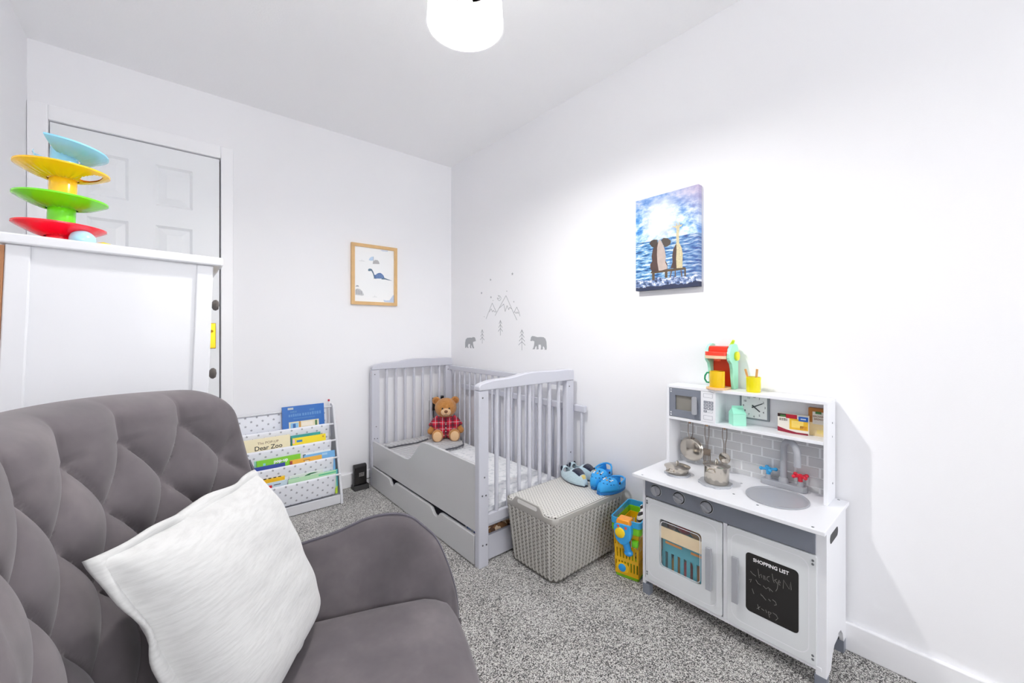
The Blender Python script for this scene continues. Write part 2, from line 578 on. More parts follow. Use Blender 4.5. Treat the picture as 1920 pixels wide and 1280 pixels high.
# seat cushion
def seat(u, v):
    # rounded slab : v around the section (front-back), u across
    l = -.272 + .544 * u
    e = abs(l) / .272
    crown = .012 * (1 - e ** 2)
    fr = .486 - .02 * (e ** 4) - .0 * e
    path = [(-.02, .31), (-.02, .40), (.03, .425), (.15, .432), (.30, .436), (.40, .434), (fr - .045, .427), (fr - .018, .413), (fr - .004, .39), (fr, .355), (fr - .004, .315), (fr - .02, .29), (.2, .28)]
    x = v * (len(path) - 1); i = min(len(path) - 2, int(x)); tt = x - i
    f = path[i][0] * (1 - tt) + path[i + 1][0] * tt
    z = path[i][1] * (1 - tt) + path[i + 1][1] * tt
    if z > .40: z += crown - .014 * max(0, (e - .9) / .1) ** 2
    return (f, l, z)
st = MB().grid(seat, 31, 49)
st.build('seat', MVEL, CH, smooth=180, local=True)
MB().tube([(.489 - .02 * (abs(l) / .272) ** 4, l, .30) for l in [-.272 + .544 * i / 20 for i in range(21)]], .004, 6).build('seat_piping', mat('#5a5660', .8, sheen=.3), CH, smooth=60, local=True)
MB().box(.0, .47, -.27, .27, .15, .30).build('seat_base', MVEL, CH, bevel=.02, local=True, smooth=50)
for fx, ly in ((.43, .27), (.43, -.27), (.0, .26), (.0, -.26)):
    MB().tube([(fx, ly, .16), (fx + (.02 if fx > .2 else -.03), ly * 1.08, 0)], [.02, .012], 12).build('leg', mat('#b98d5c', .5, var=(30, .15)), CH, smooth=40, local=True)

# ------------------------------------------------------------------ white cushion on the chair
def chw(p):
    return MW_OF[CH.name] @ Vector(p)
TR, TL, BL, BR = (Vector(p) for p in ((.070, .208, .777), (.010, -.130, .803), (.108, -.07, .475), (.170, .281, .442)))
nrm = ((BR - BL).cross(TL - BL)).normalized()
if nrm.x < 0: nrm = -nrm
PC = thing('cushion', 'plump off-white square cushion with frilled edge on the grey armchair', 'cushion', tuple(chw((BL + BR + TL + TR) / 4 - Vector((0, 0, .17)))))
def cush(side):
    def fn(u, v):
        uu, vv = 2 * u - 1, 2 * v - 1
        inn = .965 + .035 * (abs(uu * vv)) ** 1.5       # edges drawn in between the corners
        pu = uu * (inn if abs(vv) < 1.1 else 1); pv = vv * inn
        p = BL + (BR - BL) * ((pu + 1) / 2) + (TL - BL) * ((pv + 1) / 2)
        d = max(0., (1 - uu ** 4)) ** .55 * max(0., (1 - vv ** 4)) ** .55
        k = .058 if side > 0 else -.034
        wr = .0007 * math.sin(46 * v + 9 * u + 2 * math.sin(7 * u)) * (1 - abs(uu)) + .0012 * math.sin(22 * u * v + 5 * v)
        p = p + nrm * (k * d + wr * (d > 0) * side)
        return chw(p)
    return fn
def M_cotton():
    tt = NT('crinkled_cotton')
    x, y, z = tt.xyz()[:3]
    v = tt.comb(tt.math('MULTIPLY', x, 12.), tt.math('MULTIPLY', y, 12.), tt.math('MULTIPLY', z, 90.))
    n = tt.noise(3, 4, .6, v)
    tt.set(col=tt.ramp(n, [(.3, '#c6c6c5'), (.6, '#d2d2d1')]), rough=.9, sheen=.3, spec=.15)
    tt.bump(n, .12, .003)
    return tt.m
MCOT = M_cotton()
c0 = MB().grid(cush(1), 49, 49)
c0.build('cover', MCOT, PC, smooth=180)
MB().grid(cush(-1), 33, 33).build('back_cover', MCOT, PC, smooth=180)
ring = []
N = 34
for (s0, s1) in (((0, 0), (1, 0)), ((1, 0), (1, 1)), ((1, 1), (0, 1)), ((0, 1), (0, 0))):
    for i in range(N):
        a = i / N
        ring.append((s0[0] + (s1[0] - s0[0]) * a, s0[1] + (s1[1] - s0[1]) * a))
fl = MB(); vs = []; fs = []
cen = (BL + BR + TL + TR) / 4
for i, (u, v) in enumerate(ring):
    inner = Vector(MW_OF[CH.name].inverted() @ Vector(cush(1)(u, v)))
    dirv = (inner - cen); dirv = (dirv - nrm * dirv.dot(nrm)).normalized()
    wv = .007 * math.sin(i * .35) + .002 * math.sin(i * .9 + 1)
    for d, w_ in ((-.004, .0), (.006, .004), (.014, .002), (.014, -.002), (.004, -.005)):
        vs.append(chw(inner + dirv * (d + .0025 * math.sin(i * .55) + .001 * math.sin(i * .23)) + nrm * (w_ + wv * max(0, d) / .014)))
n = len(ring)
for i in range(n):
    for j in range(4):
        fs.append((i * 5 + j, ((i + 1) % n) * 5 + j, ((i + 1) % n) * 5 + j + 1, i * 5 + j + 1))
fl.add(vs, fs).build('frill', MCOT, PC, smooth=180)
MB().tube([chw(BR + Vector((-.005, .0, .004))), chw(BR + Vector((.004, .012, .012))), chw(BR + Vector((.012, .02, .02)))], [.006, .009, .006], 8).build('corner_knot', MCOT, PC, smooth=80)

# ------------------------------------------------------------------ chest of drawers, leaning very slightly forward on the carpet
DT = .032
DR = thing('chest_of_drawers', 'tall white chest of drawers with framed side standing behind the armchair', 'drawers', (.0515, 1.40, 0), rot=(0, DT, 0))
DL, DD = .371, .58                                        # depth along x, width along y (local coordinates, front at x=0)
Hh = 1.2365
def dbox(*a): return MB().box(*a)
for x0, x1 in ((-.037, 0), (-DL, -DL + .038)):
    for y0, y1 in ((0, .04), (DD - .04, DD)):
        ext = 0 if x0 > -.1 else -.0115
        dbox(x0, x1, y0, y1, ext, Hh).build('post', MWHITE, DR, bevel=.003, local=True)
dbox(-DL + .037, -.036, .006, .022, .12, Hh).build('side_panel', MWHITE, DR, local=True)
dbox(-DL + .037, -.036, DD - .022, DD - .006, .12, Hh).build('side_panel', MWHITE, DR, local=True)
dbox(-DL - .012, .021, -.012, DD + .012, Hh, Hh + .024).build('top', MWHITE, DR, bevel=.004, local=True)
dbox(-DL - .010, -DL, -.001, DD, .10, Hh - .004).build('back_panel', mat('#a5714a', .6, var=(20, .2)), DR, local=True, label='bare brown back board')
for k in range(5):
    z0 = .20 + k * .205
    d = dbox(-.022, -.004, .042, DD - .042, z0, z0 + .20).build('drawer', MWHITE, DR, bevel=.003, local=True)
    for yy in (.10, DD - .12):
        m = Matrix.Translation((-.004, yy, z0 + .112)) @ Matrix.Rotation(R(90), 4, 'Y')
        kb = MB().lathe([(.006, 0), (.006, .008), (.015, .014), (.0165, .020), (.012, .026), (0, .028)], n=16)
        kb.xf(m).build('knob', mat('#5b5551', .4), d, smooth=50, local=True, label='dark grey drawer knob')

# ------------------------------------------------------------------ ball-drop tower on the chest
zt0 = Hh + .024
TY = thing('ball_drop_tower', 'stacked plastic ball-drop tower toy in red, green, yellow and blue', 'toy', tuple(MW_OF[DR.name] @ Vector((-.318, .20, zt0))), rot=(0, DT, 0))
def plastic(h): return mat(h, .22, coat=.4, var=(4, .02))
def dish(z, r, col, a0, sweep, rise, hole=None):
    """spiral ramp: shallow scoop, fluted underside"""
    def top(u, v, e=0.):
        a = a0 + sweep * u
        rr = .030 + (r - .030) * v
        taper = 1 if sweep > 6 else (1 - max(0, (u - .82) / .18) * .55 * v)
        if hole and v > .05:
            pass
        h = z + rise * u + .024 * v ** 1.6 - e * (1 + .25 * math.cos(26 * a) * (1 - v))
        rr = .030 + (rr - .030) * taper
        return (rr * math.cos(a), rr * math.sin(a), h)
    nu, nv = (150, 26) if hole else (72, 9)
    m = MB()
    for e in (0, .004):
        m.grid(lambda u, v, e=e: top(u, v, e), nu, nv)
    k = nu * nv
    for i in range(nu - 1):
        m.f.append((i * nv + nv - 1, (i + 1) * nv + nv - 1, k + (i + 1) * nv + nv - 1, k + i * nv + nv - 1))
    for i in (0, nu - 1):
        for j in range(nv - 1):
            m.f.append((i * nv + j, i * nv + j + 1, k + i * nv + j + 1, k + i * nv + j))
    if hole:
        ha, hr, hs = hole
        c = Vector((hr * math.cos(ha), hr * math.sin(ha)))
        m.f = [f for f in m.f if not all((Vector(m.v[i][:2]) - c).length < hs for i in f)]
    return m
def seg(name, col, z, r, a0, sweep, rise, zc0, zc1, hole=None, lab=None):
    o = dish(z, r, col, a0, sweep, rise, hole).build(name, plastic(col), TY, smooth=50, local=True, label=lab)
    MB().lathe([(.0, zc0), (.0265, zc0), (.0265, zc1), (.0245, zc1 + .003), (.0, zc1 + .003)], n=24).build('column', plastic(col), TY, smooth=40, local=True)
MB().lathe([(0, 0), (.07, 0), (.072, .004), (.055, .010), (.03, .014), (0, .014)], n=32).build('base', plastic('#f0132f'), TY, smooth=40, local=True, label='red round base')
seg('ramp', '#f5102e', .036, .087, 1.69, 6.15, .006, .010, .052, lab='red ramp')
seg('ramp', '#6fe011', .110, .088, 1.5, 6.15, .006, .056, .125, lab='green ramp')
seg('ramp', '#ffc20e', .190, .089, 1.8, 6.15, .006, .130, .205, hole=(-.42, .060, .023), lab='yellow ramp with round hole')
seg('ramp', '#8fd3f2', .256, .084, 4.4, 5.0, -.024, .210, .268, lab='pale blue ramp')
BALL = MB().ell(tuple(MW_OF[DR.name] @ Vector((-.272, .155, zt0 + .027))), (.026, .026, .026), n=20, k=14)
BALL.build('toy_ball', plastic('#a9d8ea'), smooth=180, label='pale blue plastic ball beside the tower on the white chest', cat='ball')
YBL = MB().lathe([(0, 0), (.017, 0), (.021, .008), (.014, .020), (0, .024)], n=18, m=Matrix.Rotation(.3, 3, 'X')).xf(Matrix.Translation(MW_OF[DR.name] @ Vector((-.232, .165, zt0 + .006))))
YBL.build('toy_star_cap', plastic('#f4d53a'), smooth=40, label='small yellow plastic toy piece on the white chest', cat='toy')

# ------------------------------------------------------------------ cot
MCRIB = mat('#c8c9d2', .38, var=(4, .02), coat=.15)
MCRIBP = mat('#cacacb', .32, var=(3, .02), coat=.2)
MBOLT = mat('#77777c', .3, .8)
CR = thing('cot', 'grey painted toddler cot with slatted ends and solid front panel', 'cot', (1.35, 2.07, 0))
CX0, CX1 = 1.033, 1.664
NY0, NY1, FY0, FY1 = 1.437, 1.470, 2.672, 2.706
for (y0, y1) in ((NY0, NY1), (FY0, FY1)):
    for x0, x1 in ((CX0, CX0 + .054), (CX1 - .056, CX1)):
        p = MB().box(x0, x1, y0, y1, 0, .786).build('post', MCRIB, CR, bevel=.004)
        yy = y0
        for zz, dx in ((.755, .02), (.40, .03), (.32, .018), (.318, .038), (.10, .02), (.098, .04)):
            if x0 > 1.2 and zz < .35: continue
            MB().lathe([(0, -.002), (.004, -.002), (.004, .001), (0, .001)], n=10, m=Matrix.Rotation(R(90), 3, 'X')).xf(Matrix.Translation((x0 + dx, yy, zz))).build('bolt', MBOLT, p, smooth=40)
    wave = [(0, .806), (.012, .815), (.05, .822), (.12, .829), (.2, .831), (.27, .832), (.34, .837), (.42, .845), (.5, .849), (.58, .850), (.68, .848), (.78, .846), (.86, .847), (.93, .846), (.985, .842), (1, .836)]
    poly = [(CX0 + (CX1 - CX0) * a, z) for a, z in wave] + [(CX1, .787), (CX0, .787)]
    MB().prism(poly, 'y', y0 - .003, y1 + .003).build('top_rail', MCRIB, CR, bevel=.004, smooth=30)
    MB().box(CX0 + .054, CX1 - .056, y0 + .006, y1 - .006, .180, .226).build('lower_rail', MCRIB, CR, bevel=.003)
    for k in range(7):
        x = 1.143 + k * .0695
        MB().tube([(x, (y0 + y1) / 2, .224), (x, (y0 + y1) / 2, .79)], .0095, 12).build('bar', MCRIB, CR, smooth=60)
# back side
bx0, bx1 = 1.634, 1.658
MB().box(bx0, bx1, NY1, FY0, .752, .787).build('back_rail', MCRIB, CR, bevel=.004)
MB().box(bx0, bx1, NY1, FY0, .165, .200).build('back_rail', MCRIB, CR, bevel=.004)
nb = 17
for k in range(nb):
    y = NY1 + (FY0 - NY1) * (k + 1) / (nb + 1)
    MB().tube([(1.646, y, .2), (1.646, y, .754)], .0075, 10).build('back_bar', MCRIB, CR, smooth=60)
# solid front panel with a lowered entry at the far end
top = [(FY0, .304), (2.30, .306), (2.19, .308), (2.150, .312), (2.120, .324), (2.085, .352), (2.05, .388), (2.015, .420), (1.985, .440), (1.955, .449), (1.90, .452), (NY1, .452)]
poly = [(y, z) for y, z in top] + [(NY1, .152), (FY0, .143)]
MB().prism(poly, 'x', CX0 + .006, CX0 + .023).build('front_panel', MCRIBP, CR, bevel=.002, smooth=30)
MB().box(1.06, 1.632, NY1 + .002, FY0 - .002, .155, .170).build('slat_base', MCRIB, CR)
# drawer under the cot
dz = .136
def notch(yc):
    return [(yc + .07, dz), (yc + .048, dz - .004), (yc + .034, dz - .016), (yc + .022, dz - .029), (yc + .006, dz - .033), (yc - .012, dz - .03), (yc - .028, dz - .018), (yc - .040, dz - .004), (yc - .055, dz)]
poly = [(FY0 - .002, dz)] + notch(2.34) + notch(1.815) + [(NY1 + .004, dz), (NY1 + .004, .006), (FY0 - .002, .006)]
DRW = MB().prism(poly, 'x', CX0 - .002, CX0 + .016).build('drawer', MCRIBP, CR, bevel=.0015, smooth=30)
bxm = MB()
bxm.box(CX0 + .017, 1.60, NY1 - .006, NY1 + .01, .008, .118).box(CX0 + .017, 1.60, FY0 - .02, FY0 - .004, .008, .118).box(1.588, 1.60, NY1 + .01, FY0 - .02, .008, .118).box(CX0 + .017, 1.60, NY1 + .01, FY0 - .02, .008, .016)
bxm.build('drawer_box', MCRIB, DRW, bevel=.001)
# folded things in the drawer
def M_floral(name, c0, c1, c2, sc):
    tt = NT(name)
    v = tt.vor(sc, out='Color')
    r = tt.n('ShaderNodeSeparateColor'); tt.put(r.inputs[0], v)
    tt.set(col=tt.ramp(r.outputs[0], [(0, c0), (.45, c1), (.7, c2)], 'CONSTANT'), rough=.9)
    tt.bump(tt.noise(40, 3), .3, .005)
    return tt.m
def fold(name, label, m, x0, x1, y0, y1, z0, z1):
    def fn(u, v):
        a = 2 * math.pi * v
        cy, cz = (y0 + y1) / 2, (z0 + z1) / 2
        e = 1 - .08 * abs(2 * u - 1) ** 4
        s = lambda t: math.copysign(abs(t) ** .5, t)
        return (x0 + (x1 - x0) * u, cy + (y1 - y0) / 2 * s(math.cos(a)) * e, max(z0, cz + (z1 - z0) / 2 * s(math.sin(a)) * e + .003 * math.sin(9 * u + 3 * a)))
    m_ = MB().grid(fn, 14, 20, cv=True)
    m_.f.append(tuple(range(20))); m_.f.append(tuple(13 * 20 + j for j in range(20)))
    return m_.build(name, m, smooth=60, label=label, cat='blanket')
fold('folded_blanket', 'blue and white folded blanket stored under the cot', M_floral('blue_print', '#3d63b5', '#a9bfe4', '#e8edf5', 60), 1.065, 1.125, 1.485, 1.60, .016, .150)
fold('folded_blanket', 'brown patterned folded blanket stored under the cot', M_floral('brown_print', '#8a6240', '#d9c2a4', '#5d4332', 55), 1.13, 1.30, 1.485, 1.62, .016, .148)

# ------------------------------------------------------------------ mattress
def M_sheet():
    tt = NT('printed_sheet')
    n = tt.noise(38, 3, .6)
    tt.set(col=tt.ramp(n, [(.38, '#d3d6da'), (.45, '#e4e6e8'), (.52, '#ebecee')]), rough=.9, spec=.15)
    tt.bump(tt.noise(25, 3), .25, .004)
    return tt.m
def matfn(u, v):
    a = 2 * math.pi * v
    s = lambda t: math.copysign(abs(t) ** .28, t)
    e = min(1, (u * 24) ** .5 if u < 1 / 24 else ((1 - u) * 24) ** .5 if u > 23 / 24 else 1)
    e = .9 + .1 * e
    y = 1.474 + (2.668 - 1.474) * u
    return (1.346 + .284 * s(math.cos(a)) * (.985 + .015 * e), y, .209 + .038 * s(math.sin(a)) * e + .0015 * math.sin(17 * u) * math.cos(a))
mm = MB().grid(matfn, 60, 40, cv=True)
mm.f.append(tuple(range(40))); mm.f.append(tuple(59 * 40 + j for j in range(40)))
mm.build('cot_mattress', M_sheet(), smooth=60, label='cot mattress in a white sheet with faint grey print', cat='mattress')

# ------------------------------------------------------------------ knitted blanket, folded in an L on the mattress
def M_knit():
    tt = NT('grey_cable_knit')
    x, y, z = tt.xyz()[:3]
    wv = tt.math('SINE', tt.math('MULTIPLY', tt.math('ADD', x, tt.math('MULTIPLY', y, .35)), 230.))
    wv2 = tt.math('SINE', tt.math('MULTIPLY', y, 150.))
    h = tt.math('ADD', wv, tt.math('MULTIPLY', wv2, .5))
    tt.set(col=tt.ramp(tt.math('MULTIPLY_ADD', h, .33, .5), [(.1, '#a2a2a5'), (.9, '#cfcfd1')]), rough=.95, sheen=.3)
    tt.bump(h, .5, .004)
    return tt.m
BK = thing('knitted_blanket', 'grey knitted blanket folded on the cot mattress under the teddy bear', 'blanket', (1.33, 2.5, .248))
def slab(poly, z0, th, n=10):
    """soft folded cloth: outline with a rounded rim"""
    c = Vector((sum(p[0] for p in poly) / len(poly), sum(p[1] for p in poly) / len(poly)))
    prof = [(1, .0), (1.012, th * .3), (1.008, th * .7), (.985, th * .95), (.9, th), (.5, th * 1.05), (.0, th * 1.02)]
    vs = []; fs = []
    k = len(prof); m = len(poly)
    for a, b_ in poly:
        d = Vector((a, b_)) - c
        for s_, h in prof:
            q = c + d * s_
            vs.append((q.x, q.y, z0 + h + (.002 * math.sin(60 * q.x) * math.cos(47 * q.y) if h > th * .5 else 0)))
    for i in range(m):
        for j in range(k - 1):
            fs.append((i * k + j, ((i + 1) % m) * k + j, ((i + 1) % m) * k + j + 1, i * k + j))
            fs[-1] = (i * k + j, ((i + 1) % m) * k + j, ((i + 1) % m) * k + j + 1, i * k + j + 1)
    return MB().add(vs, fs)
def dens(pts, k=6):
    out = []
    for i in range(len(pts)):
        a = Vector(pts[i]); b_ = Vector(pts[(i + 1) % len(pts)])
        out += [tuple(a.lerp(b_, j / k)) for j in range(k)]
    return out
MKN = M_knit()
slab(dens([(1.075, 2.64), (1.085, 2.30), (1.16, 2.27), (1.36, 2.45), (1.58, 2.50), (1.59, 2.64)]), .2475, .020).build('lower_fold', MKN, BK, smooth=60)
slab(dens([(1.10, 2.645), (1.115, 2.56), (1.30, 2.555), (1.47, 2.60), (1.47, 2.65)]), .2685, .015).build('upper_fold', MKN, BK, smooth=60)
slab(dens([(1.29, 2.47), (1.345, 2.30), (1.53, 2.315), (1.58, 2.40), (1.55, 2.49), (1.42, 2.50)]), .2475, .024).build('near_fold', MKN, BK, smooth=60)
MB().tube([(1.345, 2.298, .258), (1.40, 2.300, .266), (1.47, 2.304, .262), (1.53, 2.313, .268), (1.582, 2.40, .262)], .006, 8).build('dark_edge', mat('#5c5c62', .95, bump=(300, .4)), BK, smooth=60, label='dark grey edging')
MB().tube([(1.082, 2.62, .262), (1.10, 2.56, .272), (1.20, 2.552, .276), (1.30, 2.55, .272), (1.40, 2.575, .276)], .005, 8).build('dark_edge', mat('#5c5c62', .95, bump=(300, .4)), BK, smooth=60, label='dark grey edging')

# ------------------------------------------------------------------ teddy bear (local: faces -y)
TB = thing('teddy_bear', 'brown teddy bear in a red tartan shirt sitting in the cot', 'teddy bear', (1.536, 2.555, .272), rz=-.52)
def M_fur(name, c0, c1):
    tt = NT(name)
    n = tt.noise(70, 4, .7)
    tt.set(col=tt.mix(n, c0, c1), rough=.95, sheen=.4, spec=.1)
    tt.bump(tt.noise(160, 4, .7), .8, .006)
    return tt.m
MFUR = M_fur('brown_fur', '#a9682c', '#dba05c')
MFURL = M_fur('cream_plush', '#e6b988', '#f0cda2')
b = MB()
b.ell((0, 0, .075), (.062, .052, .085))                    # torso
b.ell((0, -.008, .217), (.080, .066, .073))                # head
b.ell((0, -.045, .20), (.040, .040, .032))
for s_ in (-1, 1):
    b.ell((s_ * .068, .004, .268), (.031, .014, .029))     # ears
    b.tube([(s_ * .05, 0, .125), (s_ * .083, -.012, .092), (s_ * .105, -.030, .062)], [.030, .027, .021], 12)
    b.ell((s_ * .108, -.034, .056), (.024, .022, .025))    # paws
    b.tube([(s_ * .035, -.005, .032), (s_ * .055, -.06, .030), (s_ * .060, -.098, .034)], [.042, .036, .034], 12)
    b.ell((s_ * .060, -.110, .038), (.040, .026, .046))    # feet, soles forward
b.build('body', MFUR, TB, local=True, remesh=.0035, smooth=180)
mz = MB().ell((0, -.074, .197), (.036, .030, .027))
mz.build('muzzle', MFURL, TB, local=True, smooth=180)
MB().ell((0, -.104, .207), (.013, .008, .010)).build('nose', mat('#7a4a2a', .6), TB, local=True, smooth=180, label='brown nose')
MB().tube([(-.014, -.098, .184), (-.007, -.103, .180), (0, -.1045, .186), (.007, -.103, .180), (.014, -.098, .184)], .0012, 6).tube([(0, -.106, .20), (0, -.1055, .186)], .0012, 6).build('mouth', mat('#4b2f1c', .7), TB, local=True, smooth=60)
for s_ in (-1, 1):
    MB().ell((s_ * .024, -.0705, .222), (.0062, .005, .0068)).build('eye', mat('#15100d', .1, coat=.8), TB, local=True, smooth=180)
    MB().ell((s_ * .068, -.008, .268), (.020, .006, .019)).build('ear_lining', M_fur('ear', '#9c5f2b', '#b77a41') if s_ < 0 else bpy.data.materials['ear'], TB, local=True, smooth=180)
    MB().ell((s_ * .060, -.1315, .038), (.031, .007, .036)).build('foot_pad', MFURL, TB, local=True, smooth=180)
def M_tartan():
    tt = NT('red_tartan')
    x, y, z = tt.xyz()[:3]
    def bands(c, p, w_, off):
        return tt.math('LESS_THAN', tt.math('FRACT', tt.math('ADD', tt.math('DIVIDE', c, p), off)), w_)
    hx = tt.math('ADD', x, tt.math('MULTIPLY', y, .0))
    col = tt.mix(tt.math('MULTIPLY', bands(hx, .05, .42, .21), .55), '#cf1030', '#3a1030')
    col = tt.mix(tt.math('MULTIPLY', bands(z, .045, .40, .1), .55), col, lin('#3a1030'))
    col = tt.mix(tt.math('MULTIPLY', bands(hx, .05, .06, .5), .75), col, lin('#d9d5d8'))
    col = tt.mix(tt.math('MULTIPLY', bands(z, .045, .07, .42), .75), col, lin('#d9d5d8'))
    col = tt.mix(tt.math('MULTIPLY', bands(hx, .05, .08, .1), .7), col, lin('#1b3a32'))
    tt.set(col=col, rough=.9, sheen=.2)
    tt.bump(tt.noise(300, 3), .25, .003)
    return tt.m
b = MB()
b.ell((0, -.002, .085), (.071, .060, .076))
b.tube([(0, 0, .13), (0, -.004, .158)], [.050, .042], 16)
for s_ in (-1, 1):
    b.tube([(s_ * .038, 0, .135), (s_ * .070, -.008, .110), (s_ * .097, -.026, .078)], [.036, .037, .035], 14)
    b.tube([(s_ * .03, -.0, .035), (s_ * .05, -.05, .036)], [.048, .044], 12)
b.build('shirt', M_tartan(), TB, local=True, remesh=.004, smooth=180)
cl = MB()
for s_ in (-1, 1):
    cl.add([(0, -.058, .142), (s_ * .040, -.050, .152), (s_ * .050, -.040, .132), (s_ * .012, -.066, .118), (0, -.054, .142), (s_ * .040, -.046, .152), (s_ * .050, -.036, .132), (s_ * .012, -.060, .118)],
           [(0, 1, 2, 3), (7, 6, 5, 4), (0, 3, 7, 4), (1, 0, 4, 5), (2, 1, 5, 6), (3, 2, 6, 7)])
cl.build('collar', bpy.data.materials['red_tartan'], TB, local=True)
for zz in (.108, .082, .056):
    MB().ell((.0, -.0625, zz), (.004, .002, .004), n=10, k=6).build('button', mat('#e8e6e4', .3), TB, local=True, smooth=180)

# ------------------------------------------------------------------ spare cot side behind the cot
SR_ = thing('cot_side_rail', 'spare grey slatted cot side stored between the cot and the wall', 'rail', (1.684, 1.968, 0))
MB().box(1.672, 1.695, 1.372, 2.562, .615, .651).build('top_rail', MCRIB, SR_, bevel=.004)
MB().box(1.672, 1.695, 1.372, 2.562, 0, .034).build('bottom_rail', MCRIB, SR_, bevel=.004)
for k in range(17):
    y = 1.40 + k * .0705
    MB().tube([(1.6835, y, .03), (1.6835, y, .62)], .0075, 10).build('bar', MCRIB, SR_, smooth=60)

# ------------------------------------------------------------------ socket with adapters behind the far end of the cot
so = MB().box(1.50, 1.646, YB - .009, YB, .435, .521).build('wall_socket', MTRIM, bevel=.003, label='white double wall socket behind the far end of the cot', cat='socket')
MBLK = mat('#1d1c1e', .4, var=(5, .05))
a1 = thing('plug_adapter', 'black plug adapter with a cord in the socket behind the cot', 'adapter', (1.535, YB - .01, .44))
MB().box(1.517, 1.553, YB - .052, YB - .0095, .442, .535).build('body', MBLK, a1, bevel=.006)
MB().tube([(1.535, YB - .032, .442), (1.536, YB - .03, .40), (1.56, YB - .026, .30), (1.60, YB - .024, .02)], .003, 6).build('cord', MBLK, a1, smooth=60)
a2 = thing('plug_adapter', 'taller black plug adapter with antenna beside the teddy bear', 'adapter', (1.605, YB - .01, .44))
MB().box(1.580, 1.628, YB - .05, YB - .0095, .42, .545).build('body', MBLK, a2, bevel=.006)
MB().tube([(1.585, YB - .03, .53), (1.583, YB - .03, .582)], .005, 8).build('antenna', MBLK, a2, smooth=60)

# ------------------------------------------------------------------ sling bookcase
RX0, RX1 = .185, .800
BR_ = thing('sling_bookcase', 'white childs bookcase with star print fabric slings by the back wall', 'bookcase', (.49, 2.63, 0))
for x0, x1 in ((RX0, RX0 + .015), (RX1 - .015, RX1)):
    MB().prism([(2.522, 0), (2.742, 0), (2.742, .585), (2.712, .585), (2.690, .575), (2.530, .06)], 'x', x0, x1).build('side_panel', MWHITE, BR_, bevel=.003)
MB().box(RX0 + .015, RX1 - .015, 2.532, 2.547, .004, .055).build('plinth', MWHITE, BR_, bevel=.002)
MB().box(RX0 + .015, RX1 - .015, 2.548, 2.735, .03, .045).build('bottom_board', MWHITE, BR_)
RODS = [(2.712, .566), (2.668, .462), (2.623, .369), (2.580, .272), (2.537, .178)]
for y, z in RODS:
    MB().tube([(RX0 + .012, y + .004, z), (RX1 - .012, y + .004, z)], .006, 10).build('rod', MWHITE, BR_, smooth=60)
def sling(y0, z0, y1, z1, zb):
    """cloth pocket: over the front rod, down, and up to the rod behind"""
    path = smoothcurve([(y0 + .004, z0 + .008), (y0 - .004, z0 + .002), (y0 - .002, z0 - .03), (y0 + .002, (z0 + zb) / 2), (y0 + .014, zb + .01), (y0 + .030, zb), (y0 + .050, zb + .012), (y1 - .002, (zb + z1) / 2 + .02), (y1 + .012, z1 - .002)], 4)
    def fn(u, v):
        p = path[min(len(path) - 1, int(round(v * (len(path) - 1))))]
        sag = .0025 * math.sin(math.pi * u)
        return (RX0 + .022 + (.757 - RX0 - .022) * u, p.x - sag, p.y)
    return MB().grid(fn, 16, len(path))
for i in range(1, 5):
    y0, z0 = RODS[i]; y1, z1 = RODS[i - 1]
    zb = z0 - .105 if i < 4 else .058
    o = sling(y0, z0, y1, z1, zb).build('sling', MSTAR, BR_, smooth=60)
    so_ = o.modifiers.new('solid', 'SOLIDIFY'); so_.thickness = .001

BOOKS = 'picture books in the sling bookcase'
def book(label, col, x0, x1, ztop_, rod, off=0., th=.008, lean=.14, pages='#f4f0e6', deep=.078):
    """book standing in the pocket behind a rod: two covers, spine and pages, leaning back a little"""
    ry, rz_ = RODS[rod]
    z0 = max(rz_ - deep, .062)
    if rod == 4: lean = .06
    h = (ztop_ - z0) / math.cos(lean)
    yb_ = ry + .010 + off - (rz_ - z0) * math.tan(lean)
    o = thing('picture_book', label, 'book', ((x0 + x1) / 2, yb_, z0), group=BOOKS, rot=(-lean, 0, 0))
    wd = (x1 - x0) / 2
    c = mat(col, .35, coat=.2, var=(8, .04))
    MB().box(-wd, wd, 0, .0016, 0, h).box(-wd, wd, th - .0016, th, 0, h).box(-wd, -wd + .0016, .0016, th - .0016, 0, h).build('cover', c, o, local=True, bevel=.0006)
    MB().box(-wd + .0016, wd - .003, .0016, th - .0016, .003, h - .003).build('pages', mat(pages, .8, var=(60, .06)), o, local=True)
    o['_w'] = wd; o['_h'] = h
    return o
def lbl(o, name, col, x0, x1, z0, z1, rough=.5, lift=.0004):
    """flat printed patch on a cover (local, x from left, z down from the top)"""
    wd, h = o['_w'], o['_h']
    return MB().box(-wd + x0, -wd + x1, -lift, -.00005, h - z1, h - z0).build(name, mat(col, rough, var=(30, .08)), o, local=True)
def ltext(o, body, size, col, x, z, bold=0., xs=1.):
    wd, h = o['_w'], o['_h']
    mw = MW_OF[o.name]
    ori = mw @ Vector((-wd + x, -.0005, h - z))
    q = mw.to_3x3()
    return text_part('lettering', body, size, mat(col, .5), o, ori, q @ Vector((1, 0, 0)), q @ Vector((0, 0, 1)), bold=bold, xscale=xs)
o = book('large blue storybook standing highest in the bookcase, scene on its cover', '#1465b8', .502, .735, .597, 1, .0, .014)
lbl(o, 'scene_print', '#e8dfc0', .034, .20, .093, .16)
lbl(o, 'sky_print', '#8cc3e6', .042, .085, .10, .15, lift=.0006)
lbl(o, 'tree_print', '#3566a8', .055, .07, .105, .14, lift=.0008)
lbl(o, 'post_print', '#c08a3a', .088, .098, .094, .15, lift=.0006)
lbl(o, 'sign_print', '#f3ead8', .102, .165, .102, .125, lift=.0006)
lbl(o, 'tree_print', '#4d7a45', .178, .19, .098, .14, lift=.0006)
lbl(o, 'sticker', '#b9c2c6', .03, .06, .008, .02)
